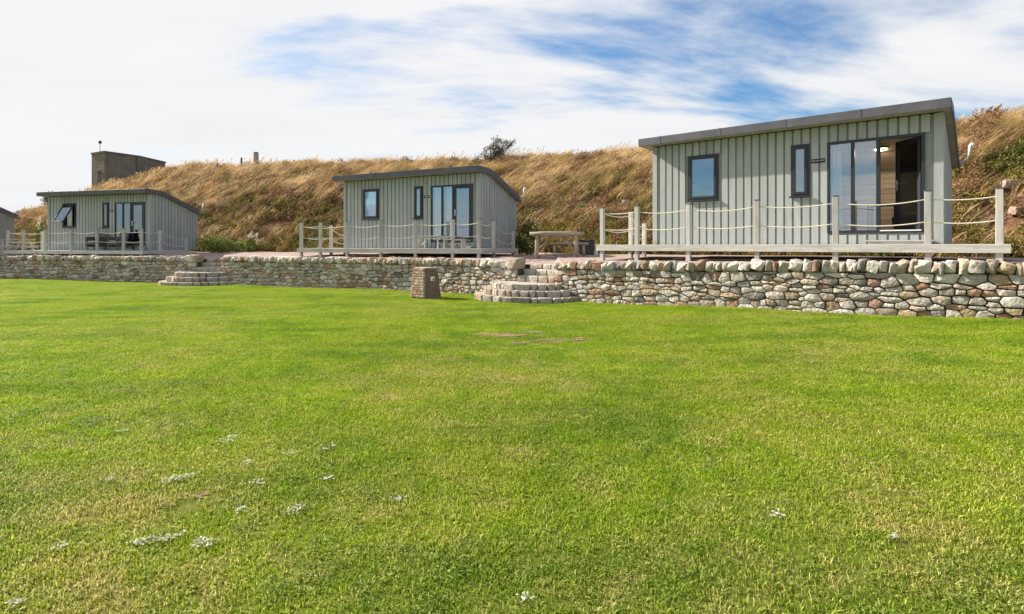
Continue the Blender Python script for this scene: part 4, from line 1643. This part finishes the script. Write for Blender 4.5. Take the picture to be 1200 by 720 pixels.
# ------------------------------------------------------------------ leafy plants
def leaf_cloud(n, blobs, size, seed, droop=0.0, aspect=1.6):
    """leaves spread through ellipsoids (cx, cy, cz, rx, ry, rz), denser near the skin, with gaps"""
    r = np.random.default_rng(seed)
    vs, fs, rv = [], [], []
    tot = sum(b[3] * b[4] * b[5] for b in blobs)
    for b in blobs:
        k = int(n * b[3] * b[4] * b[5] / tot)
        for _ in range(k):
            d = r.normal(size=3)
            d /= np.linalg.norm(d)
            rad = r.uniform(0.35, 1.0) ** 0.5 * (1 + 0.25 * noise.noise(Vector(d * 2.2) + Vector((seed, 0, 0))))
            p = Vector((b[0] + d[0] * b[3] * rad, b[1] + d[1] * b[4] * rad, b[2] + d[2] * b[5] * rad))
            if noise.noise(p * 3.0 / max(0.3, b[3])) < -0.28:
                continue
            s = size * r.uniform(0.55, 1.3)
            a = Vector(r.normal(size=3)).normalized()
            a.z -= droop
            u = a.normalized()
            w = u.orthogonal().normalized()
            w.rotate(Quaternion(u, r.uniform(0, 6.28)))
            L_ = s * aspect
            i = len(vs)
            mid = u.cross(w) * s * 0.12
            vs += [p, p + u * L_ * 0.5 + w * s * 0.4 + mid, p + u * L_, p + u * L_ * 0.5 - w * s * 0.4 + mid]
            fs += [(i, i + 1, i + 2, i + 3)]
            q = r.uniform(0, 1)
            rv += [q] * 4
    return vs, fs, rv


def set_rnd(o, rv):
    a = o.data.attributes.new('rnd', 'FLOAT', 'POINT')
    a.data.foreach_set('value', np.array(rv, np.float32))


def plant(name, loc, blobs, n, size, mat, label, cat, seed, stems=6, stemr=0.02, group=None, plumes=0, droop=0.0, aspect=1.6):
    t = empty(name, loc)
    tag(t, label, cat, group)
    vs, fs, rv = leaf_cloud(n, blobs, size, seed, droop, aspect)
    o = mesh_obj('crown', vs, fs, mat, t)
    set_rnd(o, rv)
    r = random.Random(seed)
    mb = MB()
    for k in range(stems):
        b = r.choice(blobs)
        e = Vector((b[0] + r.uniform(-.6, .6) * b[3], b[1] + r.uniform(-.6, .6) * b[4], b[2] + r.uniform(-.2, .8) * b[5]))
        s0 = Vector((r.uniform(-.06, .06), r.uniform(-.06, .06), -0.1))
        m_ = s0.lerp(e, 0.5) + Vector((r.uniform(-.1, .1), r.uniform(-.1, .1), 0.08))
        mb.tube([s0, m_, e], [stemr, stemr * 0.7, stemr * 0.3], 5)
    mb.build('trunk' if stemr > 0.03 else 'stem', M['twig'], t)
    if plumes:
        vs, fs, rv = [], [], []
        for k in range(plumes):
            b = r.choice(blobs)
            px_, py_ = b[0] + r.uniform(-.8, .8) * b[3], b[1] + r.uniform(-.8, .8) * b[4]
            zt = b[2] + b[5] * r.uniform(0.7, 1.35)
            v2, f2, r2 = leaf_cloud(45, [(px_ + .05, py_, zt, 0.07, 0.07, 0.22)], 0.05, seed + k, 0, 2.0)
            i0 = len(vs)
            vs += v2
            fs += [tuple(i + i0 for i in f) for f in f2]
            rv += r2
        o = mesh_obj('plume', vs, fs, M['plume'], t)
        set_rnd(o, rv)
    return t


bz = hill_z(-0.95, 31.2)
plant('windswept_bush', (-1.15, 31.2, bz), [(0.15, 0, 0.75, 0.75, 0.6, 0.5), (0.55, 0, 1.15, 0.65, 0.5, 0.38), (-0.45, 0, 0.35, 0.55, 0.5, 0.4), (0.95, 0, 1.25, 0.4, 0.3, 0.26), (0.3, 0, 1.5, 0.3, 0.25, 0.22), (-0.8, 0, 0.2, 0.35, 0.3, 0.25), (1.25, 0, 1.42, 0.2, 0.2, 0.14)], 3400, 0.05, M['bush_leaf'],
      'dark windswept bush breaking the ridge skyline', 'bush', 3, 30, 0.035)
plant('evergreen_shrub', (0.62, 22.3, -0.35), [(0, 0, 0.55, 0.5, 0.5, 0.62), (0.1, 0.1, 1.0, 0.33, 0.3, 0.35), (-0.3, 0.1, 0.3, 0.35, 0.3, 0.35)], 3600, 0.05, M['shrub_leaf'], 'dark green shrub at the rear corner of the cabin beside the picnic table', 'shrub', 5, 8, 0.015)
GB = 'leafy plants at the foot of the bank'
plant('leafy_bush', (-15.1, 29.3, -0.38), [(0, 0, 0.4, 0.75, 0.5, 0.45), (0.8, 0, 0.3, 0.6, 0.45, 0.38), (-0.7, 0.3, 0.5, 0.6, 0.45, 0.5)], 4200, 0.06, M['bright_leaf'], 'low bright green bush at the foot of the bank behind the far steps', 'bush', 8, 8, 0.014, GB)
plant('flowering_plant', (-13.35, 28.9, -0.38), [(0, 0, 0.4, 0.26, 0.24, 0.42)], 900, 0.06, M['bright_leaf'], 'small upright plant with white plumes beside the low green bush', 'plant', 12, 5, 0.01, GB, plumes=3)
plant('plume_plant', (-26.6, 32.2, -0.4), [(0, 0, 0.8, 0.5, 0.4, 0.8), (0.8, 0, 0.7, 0.4, 0.4, 0.7)], 2600, 0.075, M['bright_leaf'], 'tall pale plumed plant between the two far cabins', 'plant', 15, 8, 0.012, GB, plumes=12)
plant('russet_bush', (-29.0, 37.5, 0.4), [(0, 0, 0.9, 1.5, 0.9, 1.0), (1.7, 0.5, 1.1, 1.2, 0.9, 1.1)], 5200, 0.10, M['lowgrass'], 'rounded russet bush behind the plumed plant', 'bush', 18, 8, 0.03, GB)
plant('dark_gorse_bush', (-37.2, 46.3, 3.1), [(0, 0, 0.6, 1.0, 0.8, 0.7)], 2200, 0.09, M['bush_leaf'], 'dark gorse bush at the left foot of the concrete building', 'bush', 21, 6, 0.03)

# rocks lying on the right hand slope
RK = [(1181, 217, 0.50, 0.28, (0.44, 0.31, 0.24)), (1152, 262, 0.30, 0.2, (0.38, 0.27, 0.2)), (1193, 246, 0.40, 0.25, (0.38, 0.23, 0.16)), (1160, 200, 0.26, 0.18, (0.40, 0.30, 0.23)), (1196, 284, 0.24, 0.18, (0.45, 0.39, 0.33))]
RK = [(*bank_at(a_, b_)[:2], c_, d_, e_) for a_, b_, c_, d_, e_ in RK]
RL = ['large pinkish boulder on the slope right of the deck', 'brown rock on the slope close to the cabin corner', 'reddish rock low on the slope near the right picture edge', 'small tan rock above the brown rock on the slope',
      'pale grey rock near the foot of the right slope']
for k, (x, y, w, h, c) in enumerate(RK):
    o = share('rock', COPES[k], None, (x, y, hill_z(x, y) + h * 0.35), (0.2, 0.15, rng.uniform(0, 3)), (w, w * 0.7, h), c)
    tag(o, RL[k], 'rock', 'rocks on the right slope')
RK2 = [(712, 231, 0.26), (733, 236, 0.42), (748, 241, 0.3), (701, 233, 0.22), (738, 226, 0.3), (758, 236, 0.24)]
RK2 = [(*bank_at(a_, b_)[:2], c_) for a_, b_, c_ in RK2]
RL2 = ['leftmost but one rock in the red scar between the cabins', 'largest rock in the red scar between the cabins', 'rock right of the largest in the red scar', 'leftmost rock in the red scar between the cabins',
       'upper rock in the red scar between the cabins', 'rightmost rock in the red scar, by the cabin wall']
for k, (x, y, w) in enumerate(RK2):
    o = share('rock', COPES[(k + 3) % 8], None, (x, y, hill_z(x, y) + w * 0.2), (rng.uniform(-.4, .4), rng.uniform(-.4, .4), rng.uniform(0, 3)), (w, w * 0.7, w * 0.55), (0.42, 0.30, 0.24))
    tag(o, RL2[k], 'rock', 'rocks in the red scar')


# ------------------------------------------------------------------ scattered grass (stuff)
def scatter(name, pts, rots, scls, idx, protos, label, cat=None):
    me = bpy.data.meshes.new(name)
    me.vertices.add(len(pts))
    me.vertices.foreach_set('co', np.array(pts, np.float32).ravel())
    for an, ty, key, dat in (('rot', 'FLOAT_VECTOR', 'vector', rots), ('scl', 'FLOAT_VECTOR', 'vector', scls), ('pick', 'INT', 'value', idx)):
        a = me.attributes.new(an, ty, 'POINT')
        a.data.foreach_set(key, np.array(dat, np.int32 if ty == 'INT' else np.float32).ravel())
    o = bpy.data.objects.new(name, me)
    link(o)
    col = bpy.data.collections.new(name + '_tufts')
    for q in protos:
        col.objects.link(q)
    ng = bpy.data.node_groups.new(name + '_nodes', 'GeometryNodeTree')
    ng.interface.new_socket('Geometry', in_out='INPUT', socket_type='NodeSocketGeometry')
    ng.interface.new_socket('Geometry', in_out='OUTPUT', socket_type='NodeSocketGeometry')
    N = ng.nodes.new
    gi, go = N('NodeGroupInput'), N('NodeGroupOutput')
    ci = N('GeometryNodeCollectionInfo')
    ci.inputs['Collection'].default_value = col
    ci.inputs['Separate Children'].default_value = True
    ci.inputs['Reset Children'].default_value = True
    ip = N('GeometryNodeInstanceOnPoints')
    ip.inputs['Pick Instance'].default_value = True

    def na(nm, ty):
        q = N('GeometryNodeInputNamedAttribute')
        q.data_type = ty
        q.inputs['Name'].default_value = nm
        return q.outputs[0]
    er = N('FunctionNodeEulerToRotation')
    lk = ng.links.new
    lk(gi.outputs[0], ip.inputs['Points'])
    lk(ci.outputs[0], ip.inputs['Instance'])
    lk(na('pick', 'INT'), ip.inputs['Instance Index'])
    lk(na('rot', 'FLOAT_VECTOR'), er.inputs[0])
    lk(er.outputs[0], ip.inputs['Rotation'])
    lk(na('scl', 'FLOAT_VECTOR'), ip.inputs['Scale'])
    lk(ip.outputs[0], go.inputs[0])
    md = o.modifiers.new('scatter', 'NODES')
    md.node_group = ng
    tag(o, label, cat, kind='stuff')
    return o


def proto(name, vs, fs, rv, mat):
    me = bpy.data.meshes.new(name)
    me.from_pydata(np.array(vs).tolist(), [], fs)
    me.materials.append(mat)
    a = me.attributes.new('rnd', 'FLOAT', 'POINT')
    a.data.foreach_set('value', np.array(rv, np.float32))
    return bpy.data.objects.new(name, me)


def blades(n, half, h0, h1, wid, seed, lean=0.6):
    r = np.random.default_rng(seed)
    vs, fs, rv = [], [], []
    for k in range(n):
        x, y = r.uniform(-half, half, 2)
        a = r.uniform(0, 6.283)
        h = r.uniform(h0, h1)
        l = abs(r.normal(0, lean)) * h
        la = r.uniform(0, 6.283)
        w = wid * r.uniform(0.7, 1.3)
        cx, sx = math.cos(a) * w / 2, math.sin(a) * w / 2
        dx, dy = math.cos(la) * l, math.sin(la) * l
        i = len(vs)
        vs += [(x - cx, y - sx, -0.012), (x + cx, y + sx, -0.012), (x + cx * .8 + dx * .4, y + sx * .8 + dy * .4, h * .6), (x - cx * .8 + dx * .4, y - sx * .8 + dy * .4, h * .6), (x + dx, y + dy, h)]
        fs += [(i, i + 1, i + 2, i + 3), (i + 3, i + 2, i + 4)]
        rv += [r.uniform()] * 5
    return vs, fs, rv


def long_tuft(n, seed, spread, h0, h1, wid, lean, arch, heads=False):
    r = np.random.default_rng(seed)
    vs, fs, rv = [], [], []
    for k in range(n):
        bx_, by_ = r.normal(0, spread, 2)
        h = r.uniform(h0, h1)
        ln = lean + r.normal(0, 0.30)
        yl = r.normal(0, 0.25)
        w0 = wid * r.uniform(0.7, 1.4)
        a = r.uniform(-0.9, 0.9)
        q = r.uniform()
        S_ = 4
        i = len(vs)
        for s in range(S_ + 1):
            t = s / S_
            xx = bx_ + h * (ln * t + arch * t * t)
            yy = by_ + h * yl * t
            zz = h * (t * 0.95 - 0.28 * arch * t * t * 1.6) - 0.03
            w = w0 * (1 - t) * 0.9 + (w0 * 0.1 if not heads else w0 * (0.25 + 1.1 * max(0, t - 0.55)))
            vs += [(xx - math.cos(a) * w / 2, yy - math.sin(a) * w / 2, zz), (xx + math.cos(a) * w / 2, yy + math.sin(a) * w / 2, zz)]
            rv += [q, q]
        for s in range(S_):
            fs.append((i + 2 * s, i + 2 * s + 1, i + 2 * s + 3, i + 2 * s + 2))
    return vs, fs, rv


def lawn_at(px_, py_):
    y = 6.0
    for _ in range(25):
        x = (px_ - 600) / FPX * y
        y = -lawn_z(x, y) * FPX / (py_ - HORIZON)
    x = (px_ - 600) / FPX * y
    return x, y, lawn_z(x, y)


EARTH = [(227, 581, 0.085, 0.045), (600, 393, 0.55, 0.30), (615, 402, 0.42, 0.14), (663, 399, 0.34, 0.22), (195, 592, 0.04, 0.03)]
earth = [(*lawn_at(a, b)[:2], c, d) for a, b, c, d in EARTH]
for k, (x, y, r1, r2) in enumerate(earth):
    frag = [(0, 0, 1.0)] if r1 < 0.2 else [(rng.uniform(-1, 1), rng.uniform(-1, 1), rng.uniform(0.12, 0.36)) for _ in range(13)]
    vs, fs = [], []
    for fi, (fx, fy, fr_) in enumerate(frag):
        cx, cy = x + fx * r1, y + fy * r2
        b0 = len(vs)
        n = 22
        loc_ = [(0, 0)]
        for i in range(n):
            a = 2 * math.pi * i / n
            q = 1 + 0.6 * noise.noise((math.cos(a) * 1.6 + k * 5 + fi * 3, math.sin(a) * 1.6, 0.3)) + 0.4 * noise.noise((math.cos(a) * 4 + k + fi, math.sin(a) * 4, 1.3))
            loc_.append((math.cos(a) * r1 * fr_ * q * 1.25, math.sin(a) * max(r2, 0.05) * fr_ * q))
        vs += [(cx + p_[0], cy + p_[1], turf_z(cx + p_[0], cy + p_[1]) + 0.004 + 0.0012 * fi) for p_ in loc_]
        fs += [(b0, b0 + i + 1, b0 + (i + 1) % n + 1) for i in range(n)]
    tag(mesh_obj('bare_earth', vs, fs, M['earth']), kind='structure')

wall_front = np.concatenate([catmull(w, 120)[0][:, :2] for w in (WALL_R, WALL_M, WALL_L)])
wall_line = np.array(sorted(map(tuple, wall_front), key=lambda q: math.atan2(q[0], q[1])))
wl_ang = np.arctan2(wall_line[:, 0], wall_line[:, 1])
wl_r = np.hypot(wall_line[:, 0], wall_line[:, 1])
pts, rots, scls, idx = [], [], [], []
SP = 0.30
y = 1.2
while y < 30:
    x = -min(30, y * 0.95 + 1.5)
    lim_ = min(16, y * 0.95 + 1.5)
    while x < lim_:
        qx, qy = x + rng.uniform(-.06, .06), y + rng.uniform(-.06, .06)
        x += SP
        rr = math.hypot(qx, qy)
        wr = np.interp(math.atan2(qx, qy), wl_ang, wl_r)
        if rr > wr - 0.12:
            continue
        k = 1.0
        for ex, ey, r1, r2 in earth:
            d = math.hypot((qx - ex) / (r1 + .12), (qy - ey) / (r2 + .12))
            if d < 1:
                k = min(k, (0.42 if r1 > 0.2 else 0.12) + 0.55 * d * d)
        if k < 1.0 and rng.random() > k:
            continue
        g = noise.noise((qx * 0.9, qy * 0.9, 4.0))
        s = 1.0 + 0.25 * g + rng.uniform(-0.1, 0.1)
        hz = s * (1.0 + 0.25 * noise.noise((qx * 2.5, qy * 2.5, 9.0)))
        if rr > wr - 0.45:
            hz *= 1.6
        pts.append((qx, qy, turf_z(qx, qy) + 0.004))
        e_ = 0.15
        nrm_ = Vector((-(turf_z(qx + e_, qy) - turf_z(qx - e_, qy)) / (2 * e_), -(turf_z(qx, qy + e_) - turf_z(qx, qy - e_)) / (2 * e_), 1)).normalized()
        qq = Vector((0, 0, 1)).rotation_difference(nrm_) @ Quaternion((0, 0, 1), rng.uniform(0, 6.283))
        rots.append(tuple(qq.to_euler('XYZ')))
        scls.append((1.0, 1.0, hz))
        idx.append(rng.randrange(6))
    y += SP
LP = [proto('lawn_tuft', *blades(900, 0.21, 0.008, 0.021, 0.0056, 100 + i, 1.4), M['blade']) for i in range(6)]
scatter('lawn_grass', pts, rots, scls, idx, LP, 'short mown grass covering the lawn', 'grass')
print('lawn patches', len(pts))

# broad leaved clover and plantain in the sward
CL = []
for i in range(4):
    r_ = random.Random(900 + i)
    vs, fs, rv = [], [], []
    for k in range(46):
        a, d = r_.uniform(0, 6.283), 0.09 * r_.random() ** 0.6
        x, y_ = math.cos(a) * d, math.sin(a) * d
        q, L_ = r_.uniform(0, 6.283), r_.uniform(0.007, 0.018)
        w = L_ * r_.uniform(0.28, 0.5)
        z = r_.uniform(0.008, 0.024)
        dx, dy = math.cos(q), math.sin(q)
        b0 = len(vs)
        up = r_.uniform(-0.003, 0.012)
        vs += [(x, y_, z), (x + dx * L_ * .5 - dy * w, y_ + dy * L_ * .5 + dx * w, z + up), (x + dx * L_, y_ + dy * L_, z + up * .4), (x + dx * L_ * .5 + dy * w, y_ + dy * L_ * .5 - dx * w, z + up)]
        fs.append((b0, b0 + 1, b0 + 2, b0 + 3))
        rv += [r_.random()] * 4
    CL.append(proto('clover_tuft', vs, fs, rv, M['clover']))
cp, cr, cs, ci_ = [], [], [], []
while len(cp) < 650:
    yy = 2.0 + 10 * rng.random() ** 1.2
    xx = rng.uniform(-1, 1) * (yy * 0.95 + 0.5)
    if noise.noise((xx * 0.7, yy * 0.7, 21.0)) < 0.12 and rng.random() < 0.93:
        continue
    sc_ = rng.uniform(0.5, 1.3)
    if math.hypot(xx, yy) > np.interp(math.atan2(xx, yy), wl_ang, wl_r) - 0.4:
        continue
    cp.append((xx, yy, turf_z(xx, yy) + 0.004))
    cr.append((0, 0, rng.uniform(0, 6.283)))
    cs.append((sc_, sc_, rng.uniform(0.8, 1.2)))
    ci_.append(rng.randrange(4))
scatter('lawn_clover', cp, cr, cs, ci_, CL, 'darker clover and plantain leaves low in the lawn', 'weeds')

# longer dry grass the mower leaves along the wall foot
FT = [proto('edge_tuft', *long_tuft(26, 700 + i, 0.05, 0.05, 0.15, 0.006, 0.1, 0.5), M['edge']) for i in range(4)]
cp, cr, cs, ci_ = [], [], [], []
for w_l in (WALL_R, WALL_M, WALL_L):
    Pw, Lw = catmull(w_l, 400)
    for k in range(int(Lw * 13)):
        q = rng.randrange(1, 399)
        t = Pw[q] - Pw[q - 1]
        t = t / np.linalg.norm(t[:2])
        o_ = rng.uniform(0.02, 0.20) ** 1.0
        x, y_ = Pw[q][0] - t[1] * o_, Pw[q][1] + t[0] * o_
        if math.hypot(x, y_) > math.hypot(Pw[q][0], Pw[q][1]):
            x, y_ = Pw[q][0] + t[1] * o_, Pw[q][1] - t[0] * o_
        if noise.noise((x * 1.3, y_ * 1.3, 2.0)) < -0.15:
            continue
        cp.append((x, y_, turf_z(x, y_)))
        cr.append((0, 0, rng.uniform(0, 6.283)))
        sc_ = rng.uniform(0.5, 1.2)
        cs.append((sc_, sc_, sc_))
        ci_.append(rng.randrange(4))
scatter('wall_foot_grass', cp, cr, cs, ci_, FT, 'uncut yellowed grass along the foot of the walls', 'grass')

# pale weeds in the lawn
WEEDS = [(265, 520, 14), (290, 546, 8), (200, 567, 14), (210, 564, 10), (225, 561, 8), (382, 528, 11), (341, 535, 9), (346, 604, 12), (352, 600, 8), (180, 637, 16), (203, 635, 14), (240, 643, 14), (232, 640, 10), (466, 590, 9),
         (146, 508, 7), (70, 646, 9), (301, 570, 8), (384, 565, 8), (280, 602, 7), (615, 708, 9), (910, 608, 9), (1046, 634, 8), (20, 712, 9), (128, 566, 6), (160, 640, 10), (275, 515, 9)]
vs, fs, rv = [], [], []
for a, b, px_ in WEEDS:
    cx, cy, _ = lawn_at(a, b)
    rad = px_ * cy / FPX * 0.6
    for k in range(int(10 + px_ * 2.2)):
        ang = rng.uniform(0, 6.283)
        d = rad * rng.uniform(0, 1.1) ** 0.7
        x, yy = cx + math.cos(ang) * d * 1.4 + math.sin(ang) * d * .5, cy + math.sin(ang) * d * 1.3
        z = turf_z(x, yy) + rng.uniform(0.018, 0.032)
        q = rng.uniform(0, 6.283)
        L_ = rng.uniform(0.008, 0.026)
        w = L_ * rng.uniform(0.15, 0.32)
        dx, dy = math.cos(q), math.sin(q)
        up = rng.uniform(-0.004, 0.012)
        i = len(vs)
        vs += [(x, yy, z), (x + dx * L_ * .5 - dy * w, yy + dy * L_ * .5 + dx * w, z + up), (x + dx * L_, yy + dy * L_, z + up * .6), (x + dx * L_ * .5 + dy * w, yy + dy * L_ * .5 - dx * w, z + up)]
        fs.append((i, i + 1, i + 2, i + 3))
        rv += [rng.random()] * 4
o = mesh_obj('lawn_weeds', vs, fs, M['weed'])
set_rnd(o, rv)
tag(o, 'pale withered weed leaves lying in patches in the lawn', 'weeds', kind='stuff')


# ---- bank vegetation
ST = [proto('straw_tuft', *long_tuft(46, 200 + i, 0.14, 0.35, 0.85, 0.016, 0.28 + 0.09 * (i % 3), 0.45, i % 2 == 0), M['straw']) for i in range(6)]
LG = [proto('low_tuft', *long_tuft(46, 300 + i, 0.13, 0.18, 0.45, 0.017, 0.15, 0.5), M['lowgrass']) for i in range(5)]
SC = []
for i in range(5):
    v_, f_, r_ = leaf_cloud(230, [(0, 0, 0.16, 0.30, 0.30, 0.24)], 0.055, 400 + i, 0.1)
    SC.append(proto('scrub_tuft', v_, f_, r_, M['scrub']))
HT = []
for i in range(3):
    v_, f_, r_ = leaf_cloud(200, [(0, 0, 0.25, 0.26, 0.26, 0.3)], 0.045, 440 + i, -0.4, 2.6)
    HT.append(proto('russet_tuft', v_, f_, r_, M['heather']))
bins = {'straw': [], 'low': [], 'scrub': [], 'russet': []}
area_n = 34000
for _ in range(area_n):
    u = rng.uniform(0.03, 0.97)
    t = rng.uniform(0.0, 1.12)
    if t > 1:
        t = 1 + (t - 1) * 0.5
    x, y, z = bank_pt(u, t)
    if y < 3 or abs(x / y) > 1.12:
        continue
    # thin out far cover by distance
    sm = soil_mask(x, y) if t <= 1 else 0
    if sm > rng.uniform(0.15, 1.1):
        continue
    nz = noise.noise((x * 0.30, y * 0.30, 7.0))
    nz2 = noise.noise((x * 0.9, y * 0.9, 17.0))
    up = t + 0.30 * nz + 0.12 * nz2
    if up > 0.40:
        k = 'straw'
        if nz2 > 0.24 and rng.random() < 0.5:
            k = 'scrub' if nz > 0 else 'russet'
        elif rng.random() < 0.14:
            k = 'low'
        elif rng.random() < 0.08:
            k = 'russet'
    elif up > 0.1:
        k = rng.choices(['scrub', 'russet', 'straw', 'low'], [3.2, 1.2, 1.6, 2.4])[0]
    else:
        k = rng.choices(['low', 'scrub', 'straw', 'russet'], [4.0, 2.2, 1.2, 0.4])[0]
    s = rng.uniform(0.65, 1.2)
    if t >= 0.97:
        s *= 0.85
    bins[k].append((x, y, z, s))
tot = 0
for key, nm, pr, lab, spin in (('straw', 'dry_bank_grass', ST, 'long dry straw coloured grass swept over the bank', 0.5), ('low', 'green_bank_grass', LG, 'shorter yellow green grass low on the bank', 3.14),
                               ('scrub', 'bank_scrub', SC, 'dark green scrub leaves on the lower bank', 3.14), ('russet', 'russet_growth', HT, 'russet dead stems among the bank grass', 3.14)):
    L_ = bins[key]
    tot += len(L_)
    scatter(nm, [q[:3] for q in L_], [(rng.uniform(-.12, .12), rng.uniform(-.15, .15), rng.uniform(-spin, spin)) for _ in L_], [(q[3], q[3], q[3] * rng.uniform(.8, 1.15)) for q in L_], [rng.randrange(len(pr)) for _ in L_], pr, lab, 'grass')
print('bank tufts', tot)
# seed plumes standing up along the skyline
vs, fs, rv = [], [], []
for _ in range(420):
    u = rng.uniform(0.05, 0.9)
    x, y, z = bank_pt(u, rng.uniform(0.92, 1.02))
    if noise.noise((x * 0.5, y * 0.5, 3.0)) < -0.1:
        continue
    h = rng.uniform(0.55, 1.0)
    ln = rng.uniform(0.15, 0.45)
    w = 0.012
    i = len(vs)
    vs += [(x - w / 2, y, z), (x + w / 2, y, z), (x + ln * h * 0.7 + w / 2, y, z + h * 0.8), (x + ln * h * 0.7 - w / 2, y, z + h * 0.8)]
    fs.append((i, i + 1, i + 2, i + 3))
    hx, hz_ = x + ln * h * 0.7, z + h * 0.8
    i = len(vs)
    vs += [(hx, y, hz_ - 0.02), (hx + 0.05, y + 0.02, hz_ + 0.07), (hx + 0.12, y, hz_ + 0.19), (hx + 0.02, y - 0.02, hz_ + 0.1)]
    fs.append((i, i + 1, i + 2, i + 3))
    q = rng.uniform(0, 1)
    rv += [q] * 8
o = mesh_obj('seed_plumes', vs, fs, M['straw'])
set_rnd(o, rv)
tag(o, 'thin grass seed heads standing along the skyline', 'grass', kind='stuff')
